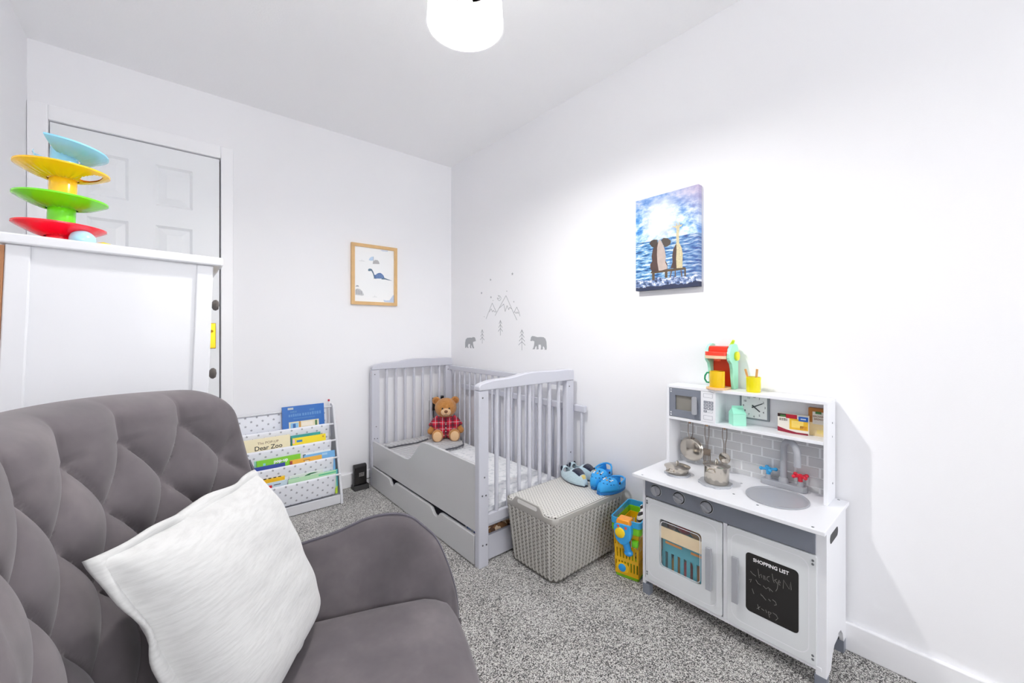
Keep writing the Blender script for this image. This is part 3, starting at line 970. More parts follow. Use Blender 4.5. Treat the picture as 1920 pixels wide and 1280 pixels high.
rr_ = random.Random(3)
for (xa, xb, za, hh, cc) in ((.044, .075, .028, .011, '#4d86c0'), (.150, .176, .024, .012, '#4d86c0'), (.034, .098, .046, .016, '#5a92cc'), (.108, .206, .043, .019, '#5a92cc'), (.06, .178, .072, .006, '#4d86c0')):
    x_ = xa
    while x_ < xb:                                       # worn, unreadable title
        w_ = hh * rr_.uniform(.35, .6)
        lbl(o, 'title_mark', cc, x_, x_ + w_, za + hh * rr_.uniform(0, .2), za + hh)
        x_ += w_ + hh * .22
o = book('cream pop-up zoo book with dark title lettering in the bookcase', '#f1e6c0', .30, .534, .443, 2, .0, .010)
ltext(o, 'The POP-UP', .019, '#7a5238', .122, .027, xs=1.05)
ltext(o, 'Dear Zoo', .034, '#2a2a24', .124, .054, bold=.0004)
o = book('teal board book tucked behind the yellow one in the bookcase', '#1f9c97', .540, .703, .430, 2, .010, .006)
o = book('yellow board book with a blue tag beside the cream zoo book', '#f6de0f', .546, .730, .416, 2, .0, .008)
lbl(o, 'tag_print', '#2b84c4', .022, .052, .014, .026); lbl(o, 'spine_print', '#e6c4d4', .0, .012, .006, .03); lbl(o, 'dot_print', '#b8722a', .165, .173, .010, .018)
o = book('mint green book behind the lime pop-up book', '#9fdcc3', .352, .577, .338, 3, .022, .006)
o = book('lime green book lettered pop-up in the bookcase', '#7fcf1c', .362, .582, .328, 3, .010, .009)
ltext(o, 'pop-up', .025, '#ffffff', .118, .018, bold=.0008)
lbl(o, 'dot_print', '#8fd6e0', .03, .042, .018, .03)
o = book('navy blue book in front of the lime pop-up book', '#1f3f9a', .33, .499, .298, 3, .0, .008)
o = book('white covered book behind the pale blue one on the right of the bookcase', '#eef0ee', .594, .752, .322, 3, .022, .006)
lbl(o, 'dark_print', '#2b2f3a', .004, .018, .006, .03)
o = book('pale blue tall book at the right end of the third sling', '#79b6e6', .60, .774, .313, 3, .010, .009)
lbl(o, 'cloud_print', '#a9d2f0', .10, .13, .006, .018)
o = book('orange yellow book with a round print in the third sling', '#f0b53a', .524, .696, .302, 3, .0, .008)
lbl(o, 'face_print', '#9a5a22', .07, .105, .012, .016); lbl(o, 'face_print', '#fbe8c0', .078, .098, .016, .028); lbl(o, 'spine_print', '#b0443e', .0, .012, .004, .03)
o = book('yellow and black zebra print book in the fourth sling', '#eadf8a', .345, .494, .246, 4, .026, .006)
for k in range(5): lbl(o, 'stripe_print', '#2a2a22', .02 + k * .024, .034 + k * .024, .004 + .003 * (k % 2), .02 + .003 * k)
o = book('golden yellow book in the fourth sling', '#f3bf16', .340, .492, .228, 4, .016, .008)
o = book('pale blue and white book low in the bookcase behind the red one', '#cfe2ee', .35, .502, .210, 4, .008, .006)
lbl(o, 'line_print', '#3a4048', .085, .12, .014, .018)
o = book('red book lowest on the left of the bookcase', '#d3222f', .33, .426, .197, 4, .0, .007)
o = book('green dinosaur book in the fourth sling', '#e9f0ea', .515, .695, .220, 4, .016, .008)
lbl(o, 'cover_print', '#3fae8c', .004, .05, .014, .04)
o_w = MB().prism([(.075, .090), (.085, .108), (.11, .116), (.135, .116), (.155, .113), (.14, .110), (.115, .108), (.10, .098), (.095, .085)], 'y', -.0006, -.0001)
o_w.xf(Matrix.Translation((-.0935, 0, 0))).build('dinosaur_print', mat('#3c7a50', .5), o, local=True)
o = book('pale green thin book at the front of the lowest sling', '#bfe6bd', .506, .765, .208, 4, .0, .005)
lbl(o, 'cover_print', '#5cc48e', .16, .26, .008, .016)
o = book('teal book with lime spine foot at the right end of the lowest sling', '#58b4c0', .70, .776, .207, 4, .008, .006)
lbl(o, 'spine_foot', '#b5d334', .060, .0738, .10, .144)

# sticks beside the bookcase
s1 = thing('toy_wand', 'thin white stick with a red tip standing behind the bookcase', 'toy', (.772, 2.70, .38))
MB().tube([(.772, 2.698, .38), (.772, 2.722, .600)], .004, 8).build('stick', MWHITE, s1, smooth=60)
MB().tube([(.772, 2.722, .600), (.772, 2.7225, .612)], .006, 10).build('tip', mat('#c2203c', .4), s1, smooth=40, label='red tip')
s2 = MB().prism([(.802, .500), (.806, .505), (.824, .455), (.812, .452)], 'y', 2.735, 2.75).build('toy_flag', mat('#c8203a', .5), label='small red plastic flag wedged beside the bookcase top', cat='toy')

# ------------------------------------------------------------------ router
RT = thing('router', 'black upright wireless router on its stand between bookcase and cot', 'router', (.962, 2.69, 0))
MB().prism([(2.655, 0), (2.735, 0), (2.722, .030), (2.672, .030)], 'x', .912, 1.012).build('stand', MBLK, RT, bevel=.004)
MB().prism([(2.682, .028), (2.714, .028), (2.716, .150), (2.708, .162), (2.690, .162), (2.680, .152)], 'x', .919, 1.003).build('case', MBLK, RT, bevel=.005)
MB().box(.922, 1.000, 2.676, 2.684, .034, .146).build('front_cover', mat('#120f10', .15, coat=.6), RT, bevel=.003)
for r_ in range(3):
    for c_ in range(4):
        MB().box(.948 + c_ * .009, .955 + c_ * .009, 2.675, 2.6765, .086 + r_ * .009, .092 + r_ * .009).build('logo_mark', mat('#8d8a88', .4), RT)
MB().tube([(1.0, 2.72, .045), (1.03, 2.73, .04), (1.06, 2.735, .045)], .0025, 6).build('cable', MBLK, RT, smooth=60)

# ------------------------------------------------------------------ play kitchen
MK = mat('#e9eaee', .38, var=(5, .012), coat=.1)
MKD = mat('#dfe2e4', .4, var=(4, .012), coat=.1)
MKG = mat('#7d828d', .4, var=(4, .02))
MKS = mat('#a6a8ae', .35, var=(4, .02), coat=.2)
MDARK = mat('#26282c', .5)
MSTEEL = mat('#c6bfb4', .16, 1., var=(5, .06))
MSTEELD = mat('#9a8f86', .3, 1., var=(12, .12))
MSCREW = mat('#8d9094', .3, .8)
KX, KY0, KY1 = 1.45, .293, .889
K = thing('play_kitchen', 'white and grey wooden toy kitchen against the right wall', 'toy kitchen', (1.57, .59, 0))
# worktop with an opening for the sink
WT = [(1.385, .284), (1.700, .284), (1.700, .897), (1.385, .897)]
SX, SY, SA, SB = 1.553, .449, .090, .084
bm_ = MB()
n = 40
outer = []
for i in range(n):
    a = 2 * math.pi * i / n
    dx, dy = math.cos(a), math.sin(a)
    ts = []
    if dx > 1e-6: ts.append((1.700 - SX) / dx)
    if dx < -1e-6: ts.append((1.385 - SX) / dx)
    if dy > 1e-6: ts.append((.897 - SY) / dy)
    if dy < -1e-6: ts.append((.284 - SY) / dy)
    k_ = min(ts)
    outer.append((SX + dx * k_, SY + dy * k_))
# make sure the four corners are on the outline
def near(c):
    j = min(range(n), key=lambda i: (outer[i][0] - c[0]) ** 2 + (outer[i][1] - c[1]) ** 2)
    outer[j] = c
for c in WT: near(c)
inner = [(SX + SA * math.cos(2 * math.pi * i / n), SY + SB * math.sin(2 * math.pi * i / n)) for i in range(n)]
vs = [(x, y, .492) for x, y in outer] + [(x, y, .492) for x, y in inner] + [(x, y, .480) for x, y in outer] + [(x, y, .480) for x, y in inner]
fs = []
for i in range(n):
    j = (i + 1) % n
    fs += [(i, j, n + j, n + i), (2 * n + i, 3 * n + i, 3 * n + j, 2 * n + j), (i, 2 * n + i, 2 * n + j, j), (n + i, n + j, 3 * n + j, 3 * n + i)]
bm_.add(vs, fs).build('worktop', MK, K, bevel=.0015)
for x, y in ((1.40, .315), (1.40, .86), (1.68, .875), (1.69, .31), (1.475, .555), (1.60, .575), (1.44, .47)):
    MB().lathe([(0, 0), (.004, 0), (.0035, .0006), (0, .0006)], (x, y, .492), 10).build('screw', MSCREW, K)
# sink bowl
MB().lathe([(1.075, .493), (1.075, .4955), (1.03, .4965), (.985, .494), (.95, .482), (.86, .458), (.62, .447), (.2, .4455), (.12, .4435), (0, .4435)], (SX, SY, 0), 48, sx=SA, sy=SB).build('sink', MKS, K, smooth=50)
# sides with cut-out handles and arched feet
def side_poly():
    return [(1.4682, .04), (1.4682, .48), (1.70, .48), (1.70, .04), (1.672, .04), (1.655, .075), (1.63, .098), (1.59, .105), (1.55, .098), (1.52, .075), (1.50, .04)]
for y0, y1, nm in ((KY0, KY0 + .012, 'r'), (KY1 - .012, KY1, 'l')):
    MB().prism(side_poly(), 'y', y0, y1).build('side', MK, K, bevel=.001)
    yo = y0 - .0005 if nm == 'r' else y1 - .0005
    MB().prism(rrect(1.488, 1.588, .418, .446, .0139), 'y', yo, yo + .001).build('handhole', MDARK, K, label='dark oval hand hole')
    for x0, x1 in ((1.450, 1.476), (1.672, 1.700)):
        MB().box(x0, x1, y0 if nm == 'r' else y1 - .030, y0 + .030 if nm == 'r' else y1, .0, .040).build('foot', MKG, K, bevel=.001, label='grey foot')
for y0, y1 in ((KY0, KY0 + .027), (KY1 - .012, KY1)):
    MB().box(1.4505, 1.468, y0, y1, .04, .48).build('front_post', MK, K, bevel=.001)
MB().box(1.4505, 1.468, .566, .580, .066, .395).build('divider', MK, K, bevel=.001)
MB().box(1.449, 1.695, KY0 + .012, KY1 - .012, .054, .066).build('bottom_board', MK, K, bevel=.001)
MB().box(1.690, 1.698, KY0 + .012, KY1 - .012, .06, .48).build('lower_back', MK, K)
# control panel and knobs
CP = MB().box(1.447, 1.459, .320, .877, .394, .4795).build('control_panel', MKG, K, bevel=.001)
for yk, an in ((.829, .35), (.736, 1.25), (.635, .95)):
    m = Matrix.Translation((1.447, yk, .428)) @ Matrix.Rotation(R(-90), 4, 'Y')
    MB().lathe([(.0235, 0), (.0235, .0006), (.022, .0006), (.022, 0)], n=28).xf(m).build('dial_ring', mat('#c9ccd2', .5), CP)
    kb = MB().lathe([(0, 0), (.0185, 0), (.0185, .005), (.017, .007), (0, .007)], n=24).xf(m).build('knob', MKS, CP, smooth=40)
    g = MB().obox((0, 0, .011), (.034, .0085, .010)).xf(m @ Matrix.Rotation(an, 4, 'Z')).build('grip', MKS, kb, bevel=.002)
# doors
def door_plate(y0, y1, z0, z1, hole=None):
    out = rrect(y0, y1, z0, z1, .006, 3)
    if not hole:
        return MB().prism(out, 'x', 1.4445, 1.4545)
    inn = rrect(*hole, .012, 3)
    n_ = len(out)
    m = MB()
    vs = [(1.4445, a, b) for a, b in out] + [(1.4445, a, b) for a, b in inn] + [(1.4545, a, b) for a, b in out] + [(1.4545, a, b) for a, b in inn]
    fs = []
    for i in range(n_):
        j = (i + 1) % n_
        fs += [(i, j, n_ + j, n_ + i), (2 * n_ + i, 3 * n_ + i, 3 * n_ + j, 2 * n_ + j), (i, 2 * n_ + i, 2 * n_ + j, j), (n_ + i, n_ + j, 3 * n_ + j, 3 * n_ + i)]
    return m.add(vs, fs)
def outline(y0, y1, z0, z1, r, wd, x, m, parent, name):
    a = rrect(y0, y1, z0, z1, r, 6); b_ = rrect(y0 + wd, y1 - wd, z0 + wd, z1 - wd, r - wd * .6, 6)
    n_ = len(a)
    q = MB().add([(x, *p) for p in a] + [(x, *p) for p in b_] + [(x + .0004, *p) for p in a] + [(x + .0004, *p) for p in b_],
                 sum([[(i, (i + 1) % n_, n_ + (i + 1) % n_, n_ + i), (i, 2 * n_ + i, 2 * n_ + (i + 1) % n_, (i + 1) % n_), (n_ + i, n_ + (i + 1) % n_, 3 * n_ + (i + 1) % n_, 3 * n_ + i)] for i in range(n_)], []))
    return q.build(name, m, parent)
WHOLE = (.652, .814, .139, .325)
D1 = door_plate(.582, .872, .068, .390, WHOLE).build('oven_door', MKD, K, bevel=.0008)
outline(.598, .862, .085, .375, .03, .0022, 1.4442, MK, D1, 'printed_border')
outline(.656, .809, .145, .319, .014, .0022, 1.4455, mat('#e6e8ea', .4), D1, 'printed_border')
gl = NT('clear_plastic'); gl.set(col='#f4f6f6', rough=.05, alpha=.05, spec=.6)
MB().box(1.4485, 1.4500, .651, .815, .138, .326).build('oven_glass', gl.m, D1, label='clear oven window')
D2 = door_plate(.316, .565, .066, .391).build('cupboard_door', MKD, K, bevel=.0008)
outline(.334, .552, .085, .375, .03, .0022, 1.4442, MK, D2, 'printed_border')
def bar_handle(y, z0, z1, d):
    h = MB().box(1.424, 1.433, y - .0095, y + .0095, z0, z1).box(1.432, 1.4446, y - .005, y + .005, z0 + .01, z0 + .022).box(1.432, 1.4446, y - .005, y + .005, z1 - .022, z1 - .01)
    h.build('handle', MKS, d, bevel=.001)
bar_handle(.620, .149, .296, D1); bar_handle(.534, .149, .300, D2)
for d, y, zs_ in ((D1, .866, (.377, .368, .095, .086)), (D2, .325, (.375, .364, .094, .083))):
    for zz in zs_:
        m = Matrix.Translation((1.4445, y, zz)) @ Matrix.Rotation(R(-90), 4, 'Y')
        MB().lathe([(0, 0), (.0038, 0), (.003, .0015), (0, .0015)], n=10).xf(m).build('screw', MSCREW, d)
# chalk list
LB = MB().prism(rrect(.360, .506, .136, .327, .012, 5), 'x', 1.4436, 1.4446).build('chalk_panel', mat('#1c1a19', .6, bump=(200, .1)), D2, label='black chalk panel headed shopping list')
text_part('lettering', 'SHOPPING LIST', .0155, mat('#f2f2f2', .6), LB, (1.4433, .4345, .3085), (0, -1, 0), (0, 0, 1), bold=.0003, xscale=.93)
MCHALK = mat('#8e8b87', .95)
def scrawl(pts, r=.0008):
    return MB().tube([(1.4434, a, b_) for a, b_ in pts], r, 5)
SCR = [[(.492, .268), (.485, .262), (.476, .259)], [(.470, .285), (.468, .270), (.466, .258)], [(.466, .266), (.461, .272), (.459, .262)], [(.455, .272), (.453, .259)], [(.451, .272), (.449, .259)], [(.437, .276), (.443, .272), (.445, .263), (.438, .259)], [(.430, .288), (.427, .270), (.424, .262)], [(.424, .270), (.417, .277)], [(.423, .272), (.414, .262)], [(.413, .270), (.407, .270), (.411, .277), (.414, .268), (.408, .262)],
       [(.400, .256), (.399, .283), (.384, .262), (.380, .286), (.379, .262)],
       [(.496, .238), (.489, .243), (.492, .232)], [(.476, .247), (.470, .238), (.462, .237)], [(.455, .238), (.447, .232), (.440, .240), (.436, .230)], [(.437, .238), (.428, .232)], [(.414, .262), (.416, .247), (.420, .238)],
       [(.487, .213), (.482, .199)], [(.462, .209), (.459, .203)], [(.458, .206), (.452, .200), (.447, .196)], [(.440, .203), (.434, .199)], [(.429, .207), (.421, .204), (.418, .196), (.424, .192)],
       [(.471, .170), (.467, .155)], [(.473, .155), (.464, .166)], [(.460, .162), (.452, .160)], [(.448, .165), (.445, .157)], [(.441, .163), (.437, .146)], [(.440, .163), (.432, .163), (.437, .155)], [(.428, .166), (.419, .164), (.414, .156), (.420, .147)]]
ck = MB()
for q in SCR:
    ck.tube([(1.4434, a, b_) for a, b_ in q], .00055, 5)
ck.build('chalk_scrawl', MCHALK, LB, kind='stuff', label='faint chalk handwriting')
# interior of the oven
MB().box(1.4545, 1.4575, .650, .816, .248, .293).build('oven_bar', mat('#ecd6ae', .6, var=(40, .08)), D1, label='bare wood strip behind the oven window')
# upper unit
UX0, UX1, UY0, UY1 = 1.600, 1.703, .321, .868
for y0, y1 in ((UY0, UY0 + .011), (UY1 - .011, UY1)):
    MB().box(UX0, UX1, y0, y1, .492, .815).build('upper_side', MK, K, bevel=.001)
MB().box(UX0, UX1, UY0, UY1, .815, .826).build('upper_top', MK, K, bevel=.001)
MB().box(UX0, UX1 - .006, UY0 + .011, UY1 - .011, .684, .695).build('upper_shelf', MK, K, bevel=.001)
MB().box(UX1 - .006, UX1, UY0 + .011, UY1 - .011, .695, .815).build('upper_back', MK, K)
SP = MB().box(UX1 - .006, UX1 - .001, UY0 + .011, UY1 - .011, .492, .684).build('splashback', mat('#eceeef', .5, var=(4, .01)), K)
MB().box(UX0, UX1 - .006, .668, .676, .695, .815).build('upper_divider', MK, K)
for k, (x_, z_) in enumerate(((1.66, .75), (1.66, .705), (1.665, .55))):
    MB().lathe([(0, 0), (.003, 0), (.003, .001), (0, .001)], n=8, m=Matrix.Rotation(R(90), 3, 'X')).xf(Matrix.Translation((x_, UY0, z_))).build('screw', MSCREW, K)
# splashback bricks
MBR = mat('#c9cacb', .55, var=(9, .05))
bw, bh, gp = .071, .0305, .007
for r_ in range(6):
    z1 = .682 - r_ * (bh + gp * .55)
    off = (.0 if r_ % 2 else .5) * bw
    y = UY1 - .013 + off
    while y > UY0 + .012:
        ya, yb = min(y, UY1 - .0125), max(y - bw + gp, UY0 + .0125)
        if ya - yb > .006:
            MB().box(UX1 - .0075, UX1 - .0058, yb, ya, max(z1 - bh, .494), z1).build('brick', MBR, SP)
        y -= bw
# microwave
MWV = MB()
hole = (.750, .831, .726, .786)
a_ = [(.726, .696), (.857, .696), (.857, .814), (.726, .814)]; h_ = [(hole[0], hole[2]), (hole[1], hole[2]), (hole[1], hole[3]), (hole[0], hole[3])]
vs = [(UX0 + .001, *p) for p in a_] + [(UX0 + .001, *p) for p in h_] + [(UX0 + .009, *p) for p in a_] + [(UX0 + .009, *p) for p in h_]
fs = []
for i in range(4):
    j = (i + 1) % 4
    fs += [(i, j, 4 + j, 4 + i), (8 + i, 12 + i, 12 + j, 8 + j), (i, 8 + i, 8 + j, j), (4 + i, 4 + j, 12 + j, 12 + i)]
MD = MWV.add(vs, fs).build('microwave_door', MKG, K, bevel=.0006)
MB().box(UX0 + .010, UX0 + .012, hole[0] - .004, hole[1] + .004, hole[2] - .004, hole[3] + .004).build('microwave_glass', mat('#8a8780', .15, coat=.3), MD, label='smoky window')
MB().prism(rrect(.736, .755, .718, .789, .005, 4), 'x', UX0 - .014, UX0 - .006).box(UX0 - .008, UX0 + .002, .742, .749, .728, .736).box(UX0 - .008, UX0 + .002, .742, .749, .770, .778).build('handle', MKS, MD, bevel=.001)
for zz in (.809, .799, .713, .703):
    MB().lathe([(0, 0), (.0035, 0), (.003, .001), (0, .001)], n=10, m=Matrix.Rotation(R(-90), 3, 'Y')).xf(Matrix.Translation((UX0 + .001, .849, zz))).build('screw', mat('#d8dade', .3, .3), MD)
KP = MB().box(UX0 + .001, UX0 + .009, .676, .725, .696, .814).build('keypad_panel', MK, K, bevel=.0006)
for (a, b_, c, d) in ((.679, .714, .791, .807), (.679, .714, .705, .721), (.679, .702, .733, .741)):
    outline(a, b_, c, d, .001, .0008, UX0 + .0006, MKG, KP, 'printed_box')
num = 1
for r_ in range(3):
    for c_ in range(3):
        yy = .7075 - c_ * .0127; zz = .773 - r_ * .0118
        kk = MB().box(UX0 + .0004, UX0 + .0012, yy - .0055, yy + .0055, zz - .0052, zz + .0052).build('key', MKG, KP)
        text_part('digit', str(num), .009, mat('#f4f4f6', .5), kk, (UX0 + .0002, yy, zz), (0, -1, 0), (0, 0, 1), bold=.0002)
        num += 1
kk = MB().box(UX0 + .0004, UX0 + .0012, .702, .713, .7325, .7415).build('key', MKG, KP)
text_part('digit', '0', .008, mat('#f4f4f6', .5), kk, (UX0 + .0002, .7075, .737), (0, -1, 0), (0, 0, 1), bold=.0002)
# clock
ck_ = MB().box(1.688, 1.6965, .512, .613, .7155, .8145).build('clock', mat('#868d92', .5), K, bevel=.001, label='grey framed square clock face')
MB().box(1.6872, 1.689, .519, .606, .7215, .8145).build('clock_face', mat('#eef1ef', .5), ck_)
CC = (.5625, .765)
for h in range(1, 13):
    a = R(90 - 30 * h)
    rr = .0365 if h % 3 else .037
    yy, zz = CC[0] - rr * math.cos(a), CC[1] + rr * math.sin(a)
    text_part('numeral', str(h), .0105, mat('#4a4f52', .5), ck_, (1.6869, yy, zz), (0, -1, 0), (0, 0, 1), bold=.0001)
for a, L_, w_ in ((R(90 - 62), .033, .0032), (R(90 - 130), .026, .0036)):
    d = Vector((0, -math.cos(a), math.sin(a)))
    c = Vector((1.6862, CC[0], CC[1]))
    MB().tube([c - d * .008, c + d * L_], [w_ * .7, w_ * .5], 6).build('clock_hand', mat('#3a4043', .5), ck_)
# faucet
FB = MB().prism(rrect(1.655, 1.692, .392, .533, .012, 4), 'z', .492, .512).build('tap_base', MKS, K, bevel=.003)
arc = [(1.672, .462, .51), (1.672, .462, .58), (1.672, .462, .625)]
for i in range(9):
    a = math.pi * i / 8
    d = Vector((-.7071, -.7071, 0))
    arc.append(tuple(Vector((1.644, .434, .628)) - d * (.0396 * math.cos(a)) + Vector((0, 0, .0396 * math.sin(a)))))
arc += [(1.616, .406, .60), (1.616, .406, .592)]
MB().tube(arc, .0105, 14).build('spout', MKS, K, smooth=60)
MB().lathe([(.0, .512), (.016, .512), (.0145, .524), (.0125, .53), (0, .53)], (1.672, .462, 0), 20).build('spout_collar', MKS, K, smooth=40)
for (yy, col, an, nm) in ((.510, '#2f9fd8', .5, 'blue'), (.412, '#e51f3a', .9, 'red')):
    MB().lathe([(0, .512), (.011, .512), (.009, .528), (0, .528)], (1.672, yy, 0), 16).build('tap_stem', MKS, K, smooth=40)
    tp = MB().lathe([(0, .528), (.007, .528), (.008, .545), (.0085, .552), (0, .555)], (1.672, yy, 0), 16)
    for k in range(4):
        a = an + k * math.pi / 2
        e = (1.672 + .023 * math.cos(a), yy + .023 * math.sin(a), .547)
        tp.tube([(1.672, yy, .546), e], .0048, 8).ell(e, (.0068, .0068, .0065), n=10, k=8)
    tp.build('tap_handle', plastic(col), K, smooth=60, label=nm + ' cross-shaped tap handle')
# burners
for bx_, by_, br in ((1.512, .776, .046), (1.523, .637, .055)):
    pts = []
    for i in range(48):
        a = 2 * math.pi * i / 48
        r_ = br * (1 + .05 * (1 if (i // 3) % 2 else -.35))
        pts.append((bx_ + r_ * math.cos(a), by_ + r_ * math.sin(a)))
    MB().prism(pts, 'z', .492, .4985).build('hob_ring', mat('#b3b6bc', .4), K, bevel=.001)
for yh in (.794, .724, .656):
    MB().tube([(1.663, yh, .684), (1.663, yh, .672), (1.655, yh, .668), (1.648, yh, .674)], .0028, 8).build('hook', mat('#c58a4e', .4), K, smooth=60, label='tan hook')
# ---- pots and utensils (things of their own)
def lid_knob(o, c, z, sc=1.):
    MB().tube([(c[0] - .008 * sc, c[1], z), (c[0] - .008 * sc, c[1], z + .009 * sc), (c[0], c[1], z + .014 * sc), (c[0] + .008 * sc, c[1], z + .009 * sc), (c[0] + .008 * sc, c[1], z)], .0022 * sc, 8).build('lid_handle', MSTEEL, o, smooth=60)
pc = (1.512, .776)
o = thing('toy_pan', 'low steel toy pan with lid on the hob ring furthest from the sink', 'pan', (*pc, .4985))
MB().lathe([(0, .4985), (.036, .4985), (.040, .503), (.043, .519), (.0445, .5215), (.047, .522)], (*pc, 0), 32).build('pan_body', MSTEEL, o, smooth=50)
MB().lathe([(.0475, .5215), (.048, .523), (.044, .5245), (.030, .529), (.012, .5315), (0, .532)], (*pc, 0), 32).build('lid', MSTEEL, o, smooth=50)
lid_knob(o, pc, .531, .9)
MB().tube([(1.474, .790, .512), (1.460, .795, .512), (1.456, .782, .512), (1.462, .770, .512), (1.473, .768, .512)], .0022, 8).build('side_handle', MSTEEL, o, smooth=60)
pc = (1.523, .632)
o = thing('toy_stockpot', 'tall steel toy stockpot with lid standing in the middle of the worktop', 'pot', (*pc, .4985))
MB().lathe([(0, .4985), (.038, .4985), (.041, .502), (.0415, .558), (.043, .561), (.045, .5615)], (*pc, 0), 36).build('pot_body', MSTEEL, o, smooth=50)
MB().lathe([(.0455, .561), (.046, .563), (.042, .5645), (.028, .569), (.010, .571), (0, .571)], (*pc, 0), 36).build('lid', MSTEEL, o, smooth=50)
lid_knob(o, pc, .570, 1.)
for s_ in (1, -1):
    c = Vector((pc[0] - .012, pc[1] + s_ * .044, .545))
    if s_ > 0: MB().tube([(1.487, .648, .548), (1.476, .648, .547), (1.470, .634, .546), (1.474, .622, .546), (1.484, .620, .547)], .0022, 8).build('side_handle', MSTEEL, o, smooth=60)
    else: MB().tube([(1.560, .645, .548), (1.571, .642, .547), (1.575, .632, .546), (1.571, .620, .546), (1.560, .618, .547)], .0022, 8).build('side_handle', MSTEEL, o, smooth=60)
def wire_handle(o, y, ztop_, zj, zend, w0=.008, x=1.655):
    MB().tube([(x, y - .003, zend), (x, y - .003, zj - .02), (x, y - w0, zj + .005), (x, y - w0, ztop_ - .006), (x, y, ztop_), (x, y + w0, ztop_ - .006), (x, y + w0, zj + .005), (x, y + .003, zj - .02), (x, y + .003, zend)], .0016, 6).build('wire_handle', MSTEELD, o, smooth=60)
mrot = Matrix.Rotation(R(-90), 4, 'Y')
o = thing('toy_frying_pan', 'steel toy frying pan hanging on the first hook', 'pan', (1.655, .794, .51))
MB().lathe([(0, .0), (.040, 0), (.045, .003), (.0485, .013), (.050, .014), (.0485, .0145), (.044, .006), (.039, .003), (0, .003)], n=36).xf(Matrix.Translation((1.668, .795, .556)) @ Matrix.Rotation(R(90), 4, 'Y') @ Matrix.Translation((0, 0, -.010))).build('pan_body', MSTEEL, o, smooth=50)
wire_handle(o, .794, .678, .62, .604, .0095, 1.660)
o = thing('toy_spatula', 'slotted steel toy spatula hanging on the middle hook', 'spatula', (1.655, .724, .52))
sp = MB()
sp.box(1.6545, 1.656, .710, .738, .548, .575).box(1.6545, 1.656, .710, .714, .527, .548).box(1.6545, 1.656, .734, .738, .527, .548).box(1.6545, 1.656, .7175, .7212, .527, .548).box(1.6545, 1.656, .7268, .7305, .527, .548).box(1.6545, 1.656, .710, .738, .520, .527)
sp.build('blade', MSTEELD, o)
wire_handle(o, .724, .678, .622, .57)
o = thing('toy_ladle', 'steel toy skimmer ladle hanging on the hook nearest the tap', 'ladle', (1.655, .656, .53))
MB().lathe([(0, -.008), (.014, -.006), (.021, 0), (.022, .001), (.0205, .001), (.0135, -.0045), (0, -.0065)], n=24).xf(Matrix.Translation((1.655, .656, .554)) @ Matrix.Rotation(R(-90), 4, 'Y')).build('bowl', MSTEEL, o, smooth=50)
for yy, zz in ((.650, .560), (.662, .560), (.656, .552), (.648, .549), (.664, .549)):
    MB().lathe([(0, 0), (.0022, 0), (.0022, .0006), (0, .0006)], n=8).xf(Matrix.Translation((1.6612, yy, zz)) @ Matrix.Rotation(R(-90), 4, 'Y')).build('hole', MDARK, o)
wire_handle(o, .656, .678, .63, .572)
# ---- shelf contents
mint = '#a6ead0'
o = thing('toy_milk_carton', 'mint green toy milk carton on the kitchen shelf', 'carton', (1.648, .607, .695), rz=.72)
MB().box(-.023, .023, -.023, .023, 0, .044).build('carton_body', mat(mint, .45), o, local=True, bevel=.0012)
MB().add([(-.023, -.023, .0445), (.023, -.023, .0445), (.023, .023, .0445), (-.023, .023, .0445), (0, -.020, .065), (0, .020, .065), (0, -.020, .0725), (0, .020, .0725)],
         [(0, 1, 4), (1, 2, 5, 4), (2, 3, 5), (3, 0, 4, 5), (0, 3, 2, 1), (4, 5, 7, 6)]).build('gable_top', mat('#9be6ca', .45), o, local=True)
o = thing('toy_food_box', 'cream, red and yellow toy food box lying at the front of the kitchen shelf', 'box', (1.664, .430, .695), rz=.12)
c = MB().box(-.012, .012, -.045, .045, 0, .066).build('carton', mat('#e9e4d8', .5), o, local=True, bevel=.0006)
def fl_(name, col, y0, y1, z0, z1, k=1, poly=None):
    q = MB()
    if poly: q.prism(poly, 'x', -.012 - .0003 * k, -.012)
    else: q.box(-.012 - .0003 * k, -.012, y0, y1, z0, z1)
    return q.build(name, mat(col, .5, var=(60, .12)), c, local=True)
fl_('top_band', '#3a1d20', .02, .045, .055, .066); fl_('red_band', '#c3122f', -.012, .02, .052, .066, 1)
fl_('food_print', '#e8b92c', -.043, .010, .015, .052); fl_('food_print', '#f2d36b', -.03, .004, .022, .046, 2); fl_('food_print', '#d79a22', -.04, -.02, .017, .03, 2)
fl_('blue_tag', '#1d62c0', -.043, -.016, .046, .062, 3); fl_('tag_mark', '#dfe9f6', -.037, -.022, .052, .056, 4)
fl_('swoosh', '#8e1230', 0, 0, 0, 0, 2, [(.045, .020), (.045, .004), (.0, .0), (-.043, .0), (-.043, .006), (-.01, .006), (.02, .012)])
fl_('green_tag', '#4f8a4a', .021, .037, .056, .062, 3)
for zz in (.047, .0425): 
    xx = .040
    for w_ in (.006, .004, .007, .003): fl_('print_line', '#3b2f2c', xx - w_, xx, zz, zz + .0024, 2); xx -= w_ + .0012
o = thing('toy_food_box', 'brown bread toy box at the right end of the shelf', 'box', (1.686, .366, .695))
c = MB().box(-.009, .009, -.030, .024, 0, .094).build('carton', mat('#b3702a', .5, var=(30, .15)), o, local=True, bevel=.0006)
def fl2(name, col, y0, y1, z0, z1, k=1):
    return MB().box(-.009 - .0003 * k, -.009, y0, y1, z0, z1).build(name, mat(col, .5, var=(60, .1)), c, local=True)
fl2('lower_print', '#e9d3a0', -.030, .024, 0, .045); fl2('label_print', '#e3dfd6', -.022, .012, .040, .082, 2); fl2('green_tag', '#3f7a3e', -.013, .004, .075, .083, 3)
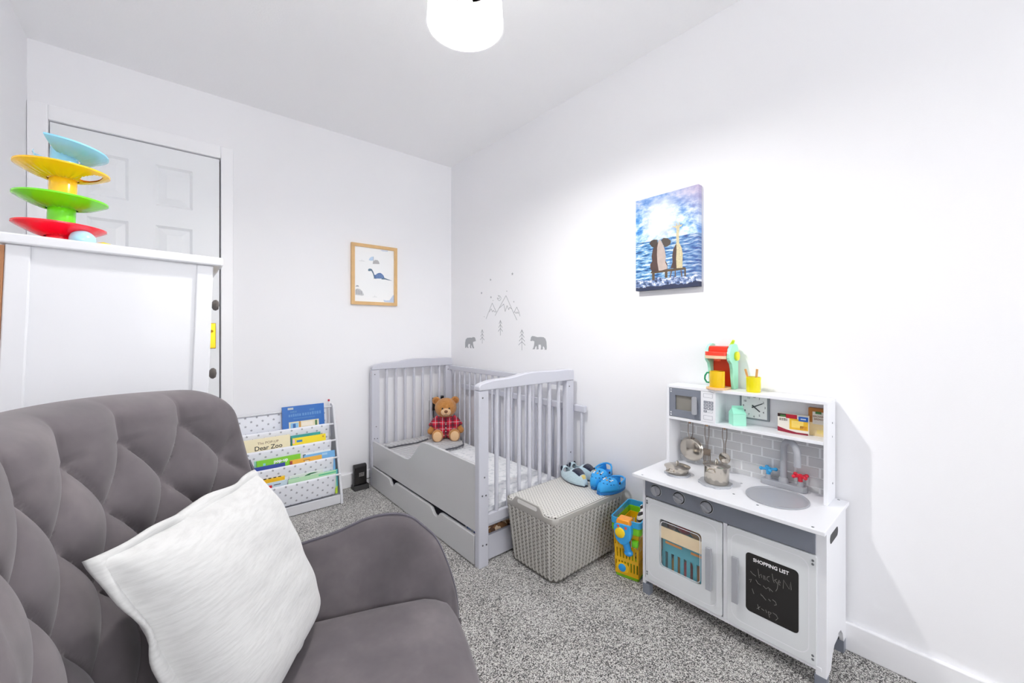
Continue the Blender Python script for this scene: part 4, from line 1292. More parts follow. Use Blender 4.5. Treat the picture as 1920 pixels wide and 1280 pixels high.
fl2('pastry_print', '#f0d98a', -.018, .0, .008, .022, 2)
mwq = MW_OF[o.name]
for tx, zz, sz in (('BROWN', .066, .0085), ('BREAD', .057, .0085)):
    text_part('lettering', tx, sz, mat('#8b5a3a', .5), c, mwq @ Vector((-.0099, -.005, zz)), (0, -1, 0), (0, 0, 1), bold=.0001)
# ---- oven contents
OC = thing('toy_crate', 'teal slotted toy crate inside the oven behind the clear window', 'crate', (1.53, .735, .066))
sl_ = MB()
ya, yb, za, zb = .655, .812, .066, .255
sl_.box(1.468, 1.472, ya, yb, .195, zb).box(1.468, 1.472, ya, yb, za, .10)
for k in range(7):
    y0 = ya + k * .0245
    sl_.box(1.468, 1.472, y0, y0 + .0135, .10, .195)
sl_.build('front', mat('#3b9fb0', .4), OC)
MB().box(1.472, 1.60, ya, ya + .004, za, zb).box(1.472, 1.60, yb - .004, yb, za, zb).box(1.596, 1.60, ya, yb, za, zb).box(1.472, 1.6, ya, yb, za, za + .004).build('sides', mat('#3b9fb0', .4), OC)
MB().box(1.466, 1.4685, .735, .800, .228, .236).box(1.466, 1.4685, .66, .70, .226, .234).build('orange_strip', mat('#e2932e', .5), OC, label='orange strip')
TF = [('#d9a125', 'yellow'), ('#c2233a', 'red'), ('#d8892c', 'orange')]
for k, (col, nm) in enumerate(TF):
    y0 = .775 - k * .045
    MB().ell((1.505, y0, .125), (.028, .020, .05), n=14, k=10).build('toy_food_piece', mat(col, .4), smooth=180, label=nm + ' toy food piece inside the teal crate in the oven', cat='toy food')
MB().ell((1.51, .745, .292), (.026, .030, .022), n=16, k=10).build('toy_food_piece', mat('#a8203a', .4), smooth=180, label='dark red toy food lying on top of the crate in the oven', cat='toy food')
MB().ell((1.51, .685, .287), (.026, .036, .020), n=16, k=10).build('toy_food_piece', mat('#b98a4c', .5), smooth=180, label='brown bread roll toy lying on top of the crate in the oven', cat='toy food')
MB().ell((1.51, .793, .288), (.024, .020, .020), n=16, k=10).build('toy_food_piece', mat('#7a4a36', .5), smooth=180, label='dark brown toy food at the left on the crate in the oven', cat='toy food')
# ---- coffee machine
CM = thing('toy_coffee_machine', 'mint and red wooden toy coffee machine on top of the toy kitchen', 'toy', (1.65, .672, .826))
prof = [(1.702, .826), (1.702, .985), (1.690, 1.000), (1.668, 1.004), (1.645, .998), (1.628, .984), (1.620, .965), (1.618, .950), (1.622, .938), (1.640, .925), (1.648, .905), (1.652, .875), (1.657, .850), (1.664, .826)]
for y0, y1 in ((.623, .635), (.707, .718)):
    MB().prism(prof, 'y', y0, y1).build('side', mat(mint, .4, var=(8, .03)), CM, bevel=.0015, label='mint green side')
MB().box(1.676, 1.690, .635, .707, .832, .985).build('back_panel', mat('#e5400f', .4), CM, label='orange red back panel')
semi = [(1.690, .635)] + [(1.625 - .040 * math.cos(a) , .671 + .040 * math.sin(a)) for a in [R(-62 + i * 124 / 14) for i in range(15)]] + [(1.690, .707)]
MB().prism(semi, 'z', .826, .834).build('base', mat('#e3bd90', .5, var=(40, .1)), CM, bevel=.001, label='round wooden base')
semi2 = [(1.680, .635)] + [(1.628 - .030 * math.cos(a), .672 + .046 * math.sin(a)) for a in [R(-80 + i * 160 / 14) for i in range(15)]] + [(1.680, .707)]
semi2 = [(x, min(max(y, .635), .718)) for x, y in semi2]
MB().prism(semi2, 'z', .945, .957).build('wood_layer', mat('#e8c9a6', .5, var=(40, .1)), CM, bevel=.001)
MB().prism(semi2, 'z', .957, .972).build('lid_lower', mat('#f0422a', .4), CM, bevel=.0015, label='red lid layer')
MB().box(1.630, 1.680, .636, .706, .972, .993).build('lid_upper', mat('#ee3a22', .4), CM, bevel=.002, label='red lid block')
MB().lathe([(0, .936), (.012, .936), (.014, .945), (0, .945)], (1.630, .674, 0), 16).build('nozzle', mat('#e8562f', .4), CM, smooth=40)
MB().tube([(1.668, .640, .992), (1.662, .630, 1.006), (1.658, .624, 1.016)], [.006, .006, .005], 8).build('lever', mat('#c9ea2a', .4), CM, smooth=60, label='lime lever')
MB().lathe([(0, 0), (.016, 0), (.018, .003), (.017, .009), (.012, .011), (0, .011)], n=20, m=Matrix.Rotation(R(90), 3, 'X')).xf(Matrix.Translation((1.676, .623, .955))).build('dial', mat('#e9e62c', .4), CM, smooth=40, label='yellow side dial')
yp = NT('yellow_plastic'); yp.set(col='#f0c614', rough=.25, alpha=.93, coat=.2)
ylp = NT('clear_yellow_plastic'); ylp.set(col='#efe312', rough=.2, alpha=.82, coat=.2)
o = thing('toy_mug', 'yellow toy mug with green handle under the coffee machine spout', 'mug', (1.622, .671, .834))
MB().lathe([(0, .834), (.0265, .834), (.0272, .836), (.0272, .896), (.0255, .896), (.0255, .838), (0, .838)], (1.622, .671, 0), 32).build('mug_body', yp.m, o, smooth=40)
MB().tube([(1.622, .697, .888), (1.619, .708, .888), (1.617, .715, .876), (1.617, .716, .862), (1.619, .709, .850), (1.622, .697, .849)], .0034, 8).build('mug_handle', mat('#1fa06e', .35), o, smooth=60, label='green mug handle')
o = thing('toy_cup', 'clear yellow toy cup holding wooden sticks on top of the toy kitchen', 'cup', (1.652, .553, .826))
MB().lathe([(0, .826), (.0225, .826), (.0235, .828), (.0245, .882), (.0228, .882), (.0218, .830), (0, .830)], (1.652, .553, 0), 32).build('cup_body', ylp.m, o, smooth=40)
for nm, a, b_ in (('wooden_stick', (1.650, .560, .832), (1.647, .579, .910)), ('wooden_stick', (1.655, .548, .832), (1.650, .540, .912))):
    aa, bb = Vector(a), Vector(b_)
    zd = (bb - aa).normalized(); yd = zd.cross(Vector((1, 0, 0))).normalized(); xd = yd.cross(zd)
    rm = Matrix((xd, yd, zd)).transposed()
    left = b_[1] > .56
    MB().obox((aa + bb) / 2, (.003, .008, (bb - aa).length), rm).build(nm, mat('#cf9a5c', .6, var=(40, .12)), bevel=.0012, label=('slanting' if left else 'upright') + ' flat wooden stick in the yellow toy cup', cat='stick', group='wooden sticks in the yellow cup')

# ------------------------------------------------------------------ knit-effect storage basket
MBASK = mat('#b9b6b0', .5, var=(6, .02))
MBASKL = mat('#c3c0ba', .5, var=(6, .02))
SBK = thing('storage_basket', 'grey plastic knit-pattern storage box with lid beside the cot', 'storage box', (1.42, 1.29, 0))
BB = (1.206, 1.622, 1.146, 1.412)        # bottom rectangle
BT = (1.176, 1.667, 1.122, 1.430)        # top rectangle
BZ = .276
def ring_at(k, grow=0., r=.035, n=8):
    a = [BB[i] + (BT[i] - BB[i]) * k for i in range(4)]
    return rrect(a[0] - grow, a[1] + grow, a[2] - grow, a[3] + grow, r, n)
vs = []; fs = []
lv = [(0.0, -.004), (0.02, 0), (.06, 0), (1, 0)]
nn = len(ring_at(0))
for k, g in lv:
    vs += [(x, y, k * BZ) for x, y in ring_at(k, g)]
for i in range(len(lv) - 1):
    for j in range(nn):
        fs.append((i * nn + j, i * nn + (j + 1) % nn, (i + 1) * nn + (j + 1) % nn, (i + 1) * nn + j))
fs.append(tuple(range(nn)))
MB().add(vs, fs).build('body', mat('#6a6762', .6), SBK, smooth=50)  # core coloured darker, standing in for shade between the stitches
def perim(k, n_):
    """n_ evenly spaced points with outward normals round the rounded rectangle at height fraction k"""
    a = [BB[i] + (BT[i] - BB[i]) * k for i in range(4)]
    ps = [Vector(p) for p in rrect(*a, .035, 10)]
    ps.append(ps[0])
    cum = [0.]
    for i in range(len(ps) - 1): cum.append(cum[-1] + (ps[i + 1] - ps[i]).length)
    out = []
    j = 0
    for q in range(n_):
        d = cum[-1] * (q + .5) / n_
        while cum[j + 1] < d: j += 1
        t_ = (d - cum[j]) / max(1e-9, cum[j + 1] - cum[j])
        tg = (ps[j + 1] - ps[j]).normalized()
        out.append((ps[j].lerp(ps[j + 1], t_), tg, Vector((tg.y, -tg.x))))
    return out, cum[-1]
NR, NC = 15, 56
z0, z1 = .012, .264
rh = (z1 - z0) / NR
for part in range(4):
    m = MB()
    for iv in range(NR):
        z = z0 + rh * (iv + .5)
        ring_, L_ = perim(z / BZ, NC * 2)
        pw = L_ / NC
        for iu in range(part * NC // 2, (part + 1) * NC // 2):
            p, tg, nr_ = ring_[iu]
            sg = 1 if iu % 2 else -1
            base = Vector((p.x, p.y, z)); T3 = Vector((tg.x, tg.y, 0)); N3 = Vector((nr_.x, nr_.y, .1)); U3 = Vector((0, 0, 1))
            ax = U3 * rh * .66 + T3 * (pw * .27 * sg); pr = T3 * pw * .17 - U3 * (rh * .20 * sg)
            ring = [base + ax * q_ + pr * r_ for q_, r_ in ((1, 0), (.7, .75), (0, 1.), (-.7, .75), (-1, 0), (-.7, -.75), (0, -1.), (.7, -.75))]
            tp = [base + ax * q_ + N3 * .0062 for q_ in (.55, -.55)]
            m.add(ring + tp, [(0, 1, 8), (1, 2, 3, 9, 8), (3, 4, 9), (4, 5, 9), (5, 6, 7, 8, 9), (7, 0, 8)])
    m.build('knit_relief', MBASK, SBK, kind='stuff', smooth=40)
# rim band, raised into a handle on the short sides
def rim_top(x, y):
    if min(abs(x - BT[0]), abs(x - BT[1])) < .03:
        d = abs(y - (BT[2] + BT[3]) / 2)
        e = max(0., min(1., (.105 - d) / .035))
        return .288 + .030 * e * e * (3 - 2 * e)
    return .288
def rim():
    ps = rrect(BT[0] - .004, BT[1] + .004, BT[2] - .004, BT[3] + .004, .036, 8)
    dense = []
    for i in range(len(ps)):
        a, b_ = Vector(ps[i]), Vector(ps[(i + 1) % len(ps)])
        k = max(1, int((b_ - a).length / .006))
        dense += [a.lerp(b_, j / k) for j in range(k)]
    c = Vector(((BT[0] + BT[1]) / 2, (BT[2] + BT[3]) / 2))
    vs = []; n_ = len(dense)
    for p in dense:
        dd = (p - c); dd = Vector((dd.x / abs(dd.x) if abs(dd.x) > abs(dd.y) * 1.45 else 0, dd.y / abs(dd.y) if abs(dd.x) <= abs(dd.y) * 1.45 else 0))
        q = p - dd * .006
        zt = rim_top(p.x, p.y)
        vs += [(p.x - dd.x * .003, p.y - dd.y * .003, .262), (p.x, p.y, .266), (p.x + dd.x * .001, p.y + dd.y * .001, zt - .002), (p.x - dd.x * .002, p.y - dd.y * .002, zt), (q.x, q.y, zt - .002), (q.x, q.y, .266)]
    fs = []
    for i in range(n_):
        for j in range(6):
            fs.append((i * 6 + j, ((i + 1) % n_) * 6 + j, ((i + 1) % n_) * 6 + (j + 1) % 6, i * 6 + (j + 1) % 6))
    # cut the finger holes out of the short sides
    def cut(f):
        cx = sum(vs[i][0] for i in f) / 4; cy = sum(vs[i][1] for i in f) / 4
        return False
    return MB().add(vs, fs)
rim().build('rim', MBASK, SBK, smooth=50)
for xh in (BT[0] - .0056, BT[1] + .0046):
    hy = (BT[2] + BT[3]) / 2
    MB().prism(rrect(hy - .062, hy + .062, .292, .309, .0084, 5), 'x', xh, xh + .001).build('finger_slot', mat('#e4e2de', .6), SBK, label='pale finger slot')
def M_lid():
    tt = NT('perforated_lid')
    x, y, z = tt.xyz()[:3]
    p, q = .0155, .0118
    v = tt.math('DIVIDE', y, q)
    odd = tt.math('MULTIPLY', tt.math('MODULO', tt.math('ABSOLUTE', tt.math('FLOOR', v)), 2.), .5)
    fu = tt.math('MULTIPLY', tt.math('SUBTRACT', tt.math('FRACT', tt.math('ADD', tt.math('DIVIDE', x, p), odd)), .5), p)
    fv = tt.math('MULTIPLY', tt.math('SUBTRACT', tt.math('FRACT', v), .5), q)
    sg = tt.math('SUBTRACT', tt.math('MULTIPLY', odd, 4.), 1.)
    a = tt.math('ADD', tt.math('MULTIPLY', fu, .8), tt.math('MULTIPLY', tt.math('MULTIPLY', fv, .6), sg))
    b_ = tt.math('SUBTRACT', tt.math('MULTIPLY', fv, .8), tt.math('MULTIPLY', tt.math('MULTIPLY', fu, .6), sg))
    d = tt.math('ADD', tt.math('POWER', tt.math('DIVIDE', a, .0032), 2.), tt.math('POWER', tt.math('DIVIDE', b_, .0016), 2.))
    m = tt.math('LESS_THAN', d, 1.)
    tt.set(col=tt.mix(m, '#d6d4ce', '#5e5b57'), rough=.5)
    tt.bump(tt.math('MINIMUM', d, 2.), .6, .002)
    return tt.m
lid = rrect(BT[0] + .004, BT[1] - .004, BT[2] + .004, BT[3] - .004, .032, 8)
vs = [(x, y, .280) for x, y in lid] + [(x, y, .290) for x, y in lid]
cx_, cy_ = (BT[0] + BT[1]) / 2, (BT[2] + BT[3]) / 2
vs += [(cx_ + (x - cx_) * .97, cy_ + (y - cy_) * .95, .294) for x, y in lid]
n_ = len(lid)
fs = [(i, (i + 1) % n_, n_ + (i + 1) % n_, n_ + i) for i in range(n_)] + [(n_ + i, n_ + (i + 1) % n_, 2 * n_ + (i + 1) % n_, 2 * n_ + i) for i in range(n_)] + [tuple(2 * n_ + i for i in range(n_)), tuple(range(n_))[::-1]]
MB().add(vs, fs).build('lid', M_lid(), SBK, smooth=30)
LIDZ = .2942

# ------------------------------------------------------------------ footwear on the lid  (local: toe along -y, sole at z=0)
def shoe_outline(L, W, t):
    """half width along the length t (0 heel .. 1 toe)"""
    return W * (math.sin(math.pi * min(1, max(0, (t * .9 + .08)))) ** .45) * (.78 + .22 * math.sin(math.pi * min(1, t * .95)))
def sole(L, W, h, m, o, name='sole'):
    pts = []
    for i in range(25):
        t_ = i / 24
        pts.append((shoe_outline(L, W, t_), L * (.5 - t_)))
    poly = pts + [(-x, y) for x, y in reversed(pts)]
    MB().prism(poly, 'z', 0, h).build(name, m, o, local=True, bevel=.002, smooth=40)
MSL = M_fur('pale_blue_plush', '#b9d3de', '#cfe3ea')
MNAVY = M_fur('navy_plush', '#1b1f33', '#2b3048')
def slipper(label, loc, rz, tilt=0.):
    o = thing('slipper', label, 'slipper', loc, group='pair of pale blue plush slippers', rot=(tilt, 0, rz))
    L, W = .175, .041
    sole(L, W, .007, MNAVY, o)
    def up(u, v):
        t_ = u; a = math.pi * v
        wdt = shoe_outline(L, W, t_) * 1.03
        hgt = .034 + .030 * math.exp(-((t_ - .60) / .26) ** 2) + .018 * math.exp(-((t_ - .04) / .12) ** 2)
        hgt *= min(1, ((1 - t_) * 9 + .02) ** .5)
        return (wdt * math.copysign(abs(math.cos(a)) ** .7, math.cos(a)), L * (.5 - t_), .006 + hgt * math.sin(a) ** .8)
    g = MB().grid(up, 36, 24)
    # ankle opening
    g.f = [f for f in g.f if not (all(.10 < (0.5 - g.v[i][1] / L) < .47 for i in f) and all(abs(g.v[i][0]) < .026 for i in f) and all(g.v[i][2] > .018 for i in f))]
    ob = g.build('upper', MSL, o, smooth=180, local=True)
    md = ob.modifiers.new('solid', 'SOLIDIFY'); md.thickness = .005; md.offset = -1
    MB().prism(rrect(-.027, .027, .010, .073, .020, 6), 'z', .008, .014).build('lining', MNAVY, o, local=True, label='navy lining')
    for s_ in (-1, 1):
        MB().ell((s_ * .018, .080, .047), (.007, .006, .014), n=10, k=8).build('heel_tab', MNAVY, o, local=True, smooth=180, label='small navy tab')
    # plain dark patch over the vamp
    def patch(u, v):
        p = up(.58 + .26 * u, .30 + .40 * v)
        return (p[0] * 1.02, p[1], p[2] + .0012)
    MB().grid(patch, 10, 10).build('vamp_patch', MNAVY, o, local=True, smooth=180, label='navy patch on the toe')
    def patch2(u, v):
        p = up(.86 + .08 * u, .40 + .22 * v)
        return (p[0], p[1], p[2] + .0014)
    MB().grid(patch2, 6, 6).build('toe_patch', M_fur('yellow_plush', '#e4c968', '#efdb8c') if 'yellow_plush' not in bpy.data.materials else bpy.data.materials['yellow_plush'], o, local=True, smooth=180, label='yellow patch')
slipper('pale blue plush slipper nearest the cot on the box lid', (1.548, 1.332, LIDZ), -.16)
slipper('pale blue plush slipper at the back against the wall on the box lid', (1.632, 1.340, LIDZ), .0)
MCLOG = mat('#2f9fe3', .45, var=(6, .03))
MCLOGD = mat('#1f7fd0', .5, var=(6, .03))
def clog(label, loc, rz, rx=0.):
    o = thing('clog', label, 'clog', loc, group='pair of bright blue clogs', rot=(rx, 0, rz))
    L, W = .165, .040
    sole(L, W, .016, mat('#1d6fb4', .6), o)
    def up(u, v):
        t_ = .44 + .56 * u; a = math.pi * v
        wdt = shoe_outline(L, W, t_) * 1.04
        hgt = (.036 + .012 * (1 - u)) * min(1, ((1 - t_) * 10 + .01) ** .5)
        return (wdt * math.copysign(abs(math.cos(a)) ** .65, math.cos(a)), L * (.5 - t_), .014 + hgt * math.sin(a) ** .75)
    ob = MB().grid(up, 22, 24).build('vamp', MCLOG, o, smooth=180, local=True)
    md = ob.modifiers.new('solid', 'SOLIDIFY'); md.thickness = .004; md.offset = -1
    # heel wall
    def heel(u, v):
        t_ = .46 * (1 - abs(2 * u - 1)); sgn = 1 if u < .5 else -1
        wdt = shoe_outline(L, W, t_) * 1.02
        return (sgn * wdt, L * (.5 - t_) + .001, .013 + (.022 + .016 * (1 - t_ / .46)) * v)
    ob = MB().grid(heel, 41, 6).build('heel_wall', MCLOG, o, smooth=180, local=True)
    md = ob.modifiers.new('solid', 'SOLIDIFY'); md.thickness = .004
    pts = [(shoe_outline(L, W, t_) * .9, L * (.5 - t_)) for t_ in [.02 + .6 * i / 14 for i in range(15)]]
    MB().prism(pts + [(-x, y) for x, y in reversed(pts)], 'z', .016, .0175).build('footbed', MCLOGD, o, local=True, label='darker blue footbed')
    # strap round the heel
    st = [(s_ * (.039 if abs(k) < 1 else .037), 0, 0) for s_, k in ((1, 0),)]
    arc_ = [(.0405 * math.cos(a), .018 + .060 * math.sin(a), .046 + .006 * math.sin(a)) for a in [math.pi * i / 20 for i in range(21)]]
    MB().tube(arc_, .0042, 8).build('strap', MCLOG, o, local=True, smooth=60)
    for s_ in (-1, 1):
        MB().lathe([(0, 0), (.0065, 0), (.005, .003), (0, .003)], n=14, m=Matrix.Rotation(R(90 * s_), 3, 'Y')).xf(Matrix.Translation((s_ * .041, .016, .046))).build('rivet', mat('#20242c', .4), o, local=True, smooth=40)
    for (u, v) in ((.45, .22), (.62, .30), (.75, .42), (.75, .58), (.62, .70), (.45, .78), (.3, .2)):
        p = Vector(up(u, v))
        MB().ell(p, (.0034, .0034, .0022), n=10, k=6).build('vent_hole', mat('#0f4f86', .7), o, local=True, smooth=180)
    rr = random.Random(5)
    for k in range(9):
        u, v = .22 + .10 * (k // 3) + .02 * rr.random(), .38 + .11 * (k % 3)
        p = Vector(up(u, v))
        MB().ell(p + Vector((0, 0, .0015)), (.0046, .0042, .0026), n=8, k=6).build('charm', mat(['#f3f1ec', '#28345c', '#e8a24a', '#f3f1ec', '#6fb2e0'][k % 5], .5), o, local=True, smooth=180)
clog('bright blue clog leaning beside the slippers on the box lid', (1.612, 1.214, LIDZ + .022), -1.45, .26)
clog('bright blue clog nearest the front corner of the box lid', (1.588, 1.142, LIDZ), -1.70)

# ------------------------------------------------------------------ yellow toy shopping basket
YR = -.24
TBK = thing('toy_shopping_basket', 'yellow slotted toy shopping basket with blue and green rim beside the toy kitchen', 'basket', (1.570, 1.004, 0), rz=.24)
MYEL = plastic('#f2bd0c')
bx0_, bx1_, by_, bzt = -.105, .100, .056, .205
w0 = .9
def wallz(s_): return s_
# walls as slotted panels, tapered outward
def tp(x, y, z):
    k = .90 + .10 * z / bzt
    return (x * k, y * k, z)
def slot_wall(n_, p, q):
    """wall between plan points p and q built of uprights and bands, leaving three rows of slots"""
    m = MB()
    p, q = Vector(p), Vector(q)
    rows = [(.012, .030), (.070, .084), (.124, .138), (.178, .205)]
    d = (q - p); nr = Vector((d.y, -d.x)).normalized() * .003
    def quad(a, b_, z0_, z1_):
        A, B_ = p + d * a, p + d * b_
        vs = []
        for z in (z0_, z1_):
            for pt in (A, B_, B_ - nr, A - nr):
                vs.append(tp(pt.x, pt.y, z))
        m.add(vs, [(0, 1, 2, 3), (7, 6, 5, 4), (0, 4, 5, 1), (1, 5, 6, 2), (2, 6, 7, 3), (3, 7, 4, 0)])
    for z0_, z1_ in rows: quad(0, 1, z0_, z1_)
    for r_ in range(3):
        for i in range(n_ + 1):
            c = i / n_ + (.5 / n_ if r_ % 2 else 0)
            quad(max(0, c - .30 / n_), min(1, c + .30 / n_), rows[r_][1], rows[r_ + 1][0]) if c - .30 / n_ < 1 else None
    return m
cor = [(bx0_, by_), (bx0_, -by_), (bx1_, -by_), (bx1_, by_)]
for i in range(4):
    slot_wall(8 if i % 2 == 0 else 13, cor[i], cor[(i + 1) % 4]).build('wall', MYEL, TBK, local=True)
MB().prism(rrect(bx0_ * .92, bx1_ * .92, -by_ * .92, by_ * .92, .012, 4), 'z', 0, .012).build('base', plastic('#7cb518'), TBK, local=True, bevel=.003, label='green base')
def band(z0_, z1_, g, m, name, lab):
    a = rrect(bx0_ - g, bx1_ + g, -by_ - g, by_ + g, .016, 5); b_ = rrect(bx0_ - g + .006, bx1_ + g - .006, -by_ - g + .006, by_ + g - .006, .012, 5)
    n_ = len(a)
    vs = [(*p, z0_) for p in a] + [(*p, z1_) for p in a] + [(*p, z1_) for p in b_] + [(*p, z0_) for p in b_]
    fs = []
    for i in range(n_):
        j = (i + 1) % n_
        for k in range(4):
            fs.append((k * n_ + i, k * n_ + j, ((k + 1) % 4) * n_ + j, ((k + 1) % 4) * n_ + i))
    MB().add(vs, fs).build(name, m, TBK, local=True, bevel=.001, label=lab)
band(.200, .230, .008, plastic('#7fd321'), 'rim', 'lime green rim')
band(.230, .256, .010, plastic('#35a6dc'), 'folded_handle', 'blue folded handle')
MB().lathe([(0, 0), (.016, 0), (.016, .006), (.012, .009), (0, .009)], n=20, m=Matrix.Rotation(R(-90), 3, 'Y')).xf(Matrix.Translation((bx0_ * .91 - .001, .018, .042))).build('badge', plastic('#2b9be0'), TBK, local=True, smooth=40, label='round blue badge')
MB().prism(rrect(-.012, .046, .022, .062, .019, 5), 'x', bx0_ * .92 - .003, bx0_ * .92 + .001).build('badge_plate', plastic('#f6c61a'), TBK, local=True, bevel=.0008)
SCN = thing('toy_scanner', 'blue and orange toy scanner with yellow button hooked over the yellow basket', 'toy', (1.454, .978, .13), rz=.24)
MB().prism(smoothcurve([(-.030, .118), (.034, .112), (.038, .080), (.030, .048), (.006, .030), (-.016, .036), (-.032, .058), (-.036, .09), (-.030, .118)], 4)[:-1] and [tuple(p) for p in smoothcurve([(-.030, .118), (.034, .112), (.038, .080), (.030, .048), (.006, .030), (-.016, .036), (-.032, .058), (-.036, .09), (-.030, .118)], 4)[:-1]], 'x', -.022, .010).build('head', plastic('#2f9fe0'), SCN, local=True, bevel=.006, seg=3, smooth=50)
MB().prism([(-.032, .112), (.032, .112), (.026, .134), (-.026, .134)], 'x', -.018, .03).build('top_grip', plastic('#f39a1c'), SCN, local=True, bevel=.004, smooth=50, label='orange top grip')
MB().lathe([(0, 0), (.021, 0), (.021, .004), (.017, .007), (0, .008)], n=24, m=Matrix.Rotation(R(-90), 3, 'Y')).xf(Matrix.Translation((-.022, .010, .080))).build('button', plastic('#f4cf1c'), SCN, local=True, smooth=40, label='round yellow button')
for yy, zz in ((.018, .106), (-.014, .104)):
    MB().lathe([(0, 0), (.0055, 0), (.0055, .001), (0, .001)], n=12, m=Matrix.Rotation(R(-90), 3, 'Y')).xf(Matrix.Translation((-.022, yy, zz))).build('sticker', mat('#d8604f', .5), SCN, local=True)
MB().tube([(-.006, -.008, .040), (-.004, -.014, .016), (-.002, -.018, .000)], [.015, .014, .015], 14).ell((-.002, -.019, -.004), (.017, .019, .014)).build('handle', plastic('#2a94dc'), SCN, local=True, smooth=60)
MB().obox((.008, -.044, .036), (.018, .026, .026)).build('green_clip', plastic('#6fce1e'), SCN, local=True, bevel=.003)
SOFT = thing('zebra_toy', 'black and white soft zebra toy inside the yellow basket', 'soft toy', (1.60, .985, .012))
def M_zebra():
    tt = NT('zebra_plush')
    x, y, z = tt.xyz()[:3]
    n = tt.noise(14, 2)
    s_ = tt.math('SINE', tt.math('ADD', tt.math('MULTIPLY', tt.math('ADD', z, tt.math('MULTIPLY', y, .6)), 230.), tt.math('MULTIPLY', n, 9.)))
    tt.set(col=tt.mix(tt.math('GREATER_THAN', s_, .15), '#eceae6', '#34302f'), rough=.95, sheen=.3)
    return tt.m
zb_ = MB()
zb_.ell((1.60, .985, .10), (.05, .036, .085)).ell((1.585, .965, .225), (.034, .030, .040)).ell((1.562, .955, .205), (.024, .018, .018)).ell((1.60, .945, .262), (.007, .010, .018)).ell((1.60, .985, .262), (.007, .010, .018))
zb_.build('body', M_zebra(), SOFT, remesh=.004, smooth=180)

# ------------------------------------------------------------------ wall stickers (thin vinyl cut-outs on the right wall)
BEAR_S=[(2.5633, 0.9208), (2.5645, 0.959), (2.5565, 0.9847), (2.5339, 0.9977), (2.5005, 1.0001), (2.4753, 0.9992), (2.4612, 1.0037), (2.4397, 1.0034), (2.4311, 0.9961), (2.4226, 0.976), (2.4397, 0.9719), (2.4569, 0.9691), (2.4612, 0.9615), (2.4536, 0.9369), (2.444, 0.9224), (2.4612, 0.9205), (2.4699, 0.9302), (2.4786, 0.9486), (2.4851, 0.9328), (2.4786, 0.9212), (2.4961, 0.9206), (2.5005, 0.9323), (2.4961, 0.9513), (2.5194, 0.9513), (2.5272, 0.9347), (2.5161, 0.9224), (2.5339, 0.9206), (2.5407, 0.9311), (2.5497, 0.9276), (2.5463, 0.9214)]
BEAR_L=[(1.8357, 0.9912), (1.8311, 0.9986), (1.8281, 1.0121), (1.8174, 1.0195), (1.7949, 1.0177), (1.7727, 1.0129), (1.7436, 1.0143), (1.7185, 1.0131), (1.7022, 1.0048), (1.6938, 0.985), (1.691, 0.9576), (1.6917, 0.9391), (1.7093, 0.9375), (1.7079, 0.9455), (1.715, 0.9568), (1.7249, 0.9565), (1.7235, 0.9399), (1.7421, 0.9372), (1.7378, 0.9561), (1.7421, 0.9677), (1.761, 0.9671), (1.7625, 0.9528), (1.7595, 0.9397), (1.7786, 0.9369), (1.7771, 0.9549), (1.783, 0.9583), (1.7919, 0.9493), (1.7934, 0.9384), (1.8144, 0.9366), (1.8054, 0.9489), (1.7994, 0.9671), (1.7979, 0.9868), (1.8137, 0.9906), (1.8265, 0.9872)]
MTN_A=[(2.2964, 1.138), (2.2253, 1.2455), (2.18, 1.1827)]
MTN_A2=[(2.261, 1.1843), (2.2368, 1.2057), (2.2215, 1.1841), (2.211, 1.1942), (2.2006, 1.1834), (2.18, 1.1827)]
MTN_B=[(2.1922, 1.1576), (2.1504, 1.2045), (2.0741, 1.2875), (2.0111, 1.1922), (1.9626, 1.122)]
MTN_B2=[(2.1504, 1.2045), (2.098, 1.2322), (2.0829, 1.181), (2.0627, 1.221), (2.0462, 1.1924), (2.035, 1.2069), (2.0111, 1.1944)]
MTN_C=[(1.9943, 1.1685), (1.9635, 1.2065), (1.943, 1.1733), (1.9332, 1.1472)]
MTN_C2=[(1.9842, 1.1775), (1.9701, 1.1634), (1.961, 1.175), (1.9528, 1.1639), (1.943, 1.1722)]
MOON=[(2.1596, 1.2943), (2.1395, 1.2895), (2.1267, 1.2762), (2.1304, 1.2639), (2.1468, 1.2574), (2.1642, 1.267), (2.1689, 1.2788), (2.1559, 1.2711), (2.1449, 1.2728), (2.1468, 1.2843)]
STARS=[(2.0077, 1.4265), (2.2445, 1.4107), (2.3518, 1.325), (2.2397, 1.2872), (2.2167, 1.2631), (2.0654, 1.3171), (1.9934, 1.2423), (2.3194, 1.1522)]
TREES=[(2.3437, 1.0607), (2.3437, 0.9595), (2.134, 1.1242), (2.1322, 1.0206), (1.9139, 1.0601), (1.9131, 0.9277)]
EL_BODY=[(0.9788, 1.3208), (0.9919, 1.3367), (0.9935, 1.3585), (0.983, 1.3715), (0.9861, 1.3958), (0.9788, 1.4306), (0.9581, 1.4487), (0.9505, 1.4639), (0.9404, 1.4599), (0.9303, 1.4394), (0.9228, 1.4196), (0.9179, 1.3956), (0.9189, 1.3678), (0.909, 1.3479), (0.909, 1.3271), (0.9228, 1.324), (0.9429, 1.3216)]
EL_LIGHT=[(0.9581, 1.4298), (0.9505, 1.4663), (0.9404, 1.4608), (0.9303, 1.4394), (0.9218, 1.4171), (0.9169, 1.3861), (0.9189, 1.3585), (0.91, 1.3411), (0.91, 1.3286), (0.9378, 1.3243), (0.9505, 1.3248), (0.9571, 1.3634), (0.9592, 1.4015)]
EL_EARL=[(0.9972, 1.4551), (0.9882, 1.4671), (0.9736, 1.4703), (0.9571, 1.4665), (0.9571, 1.4485), (0.971, 1.4318), (0.9851, 1.4388)]
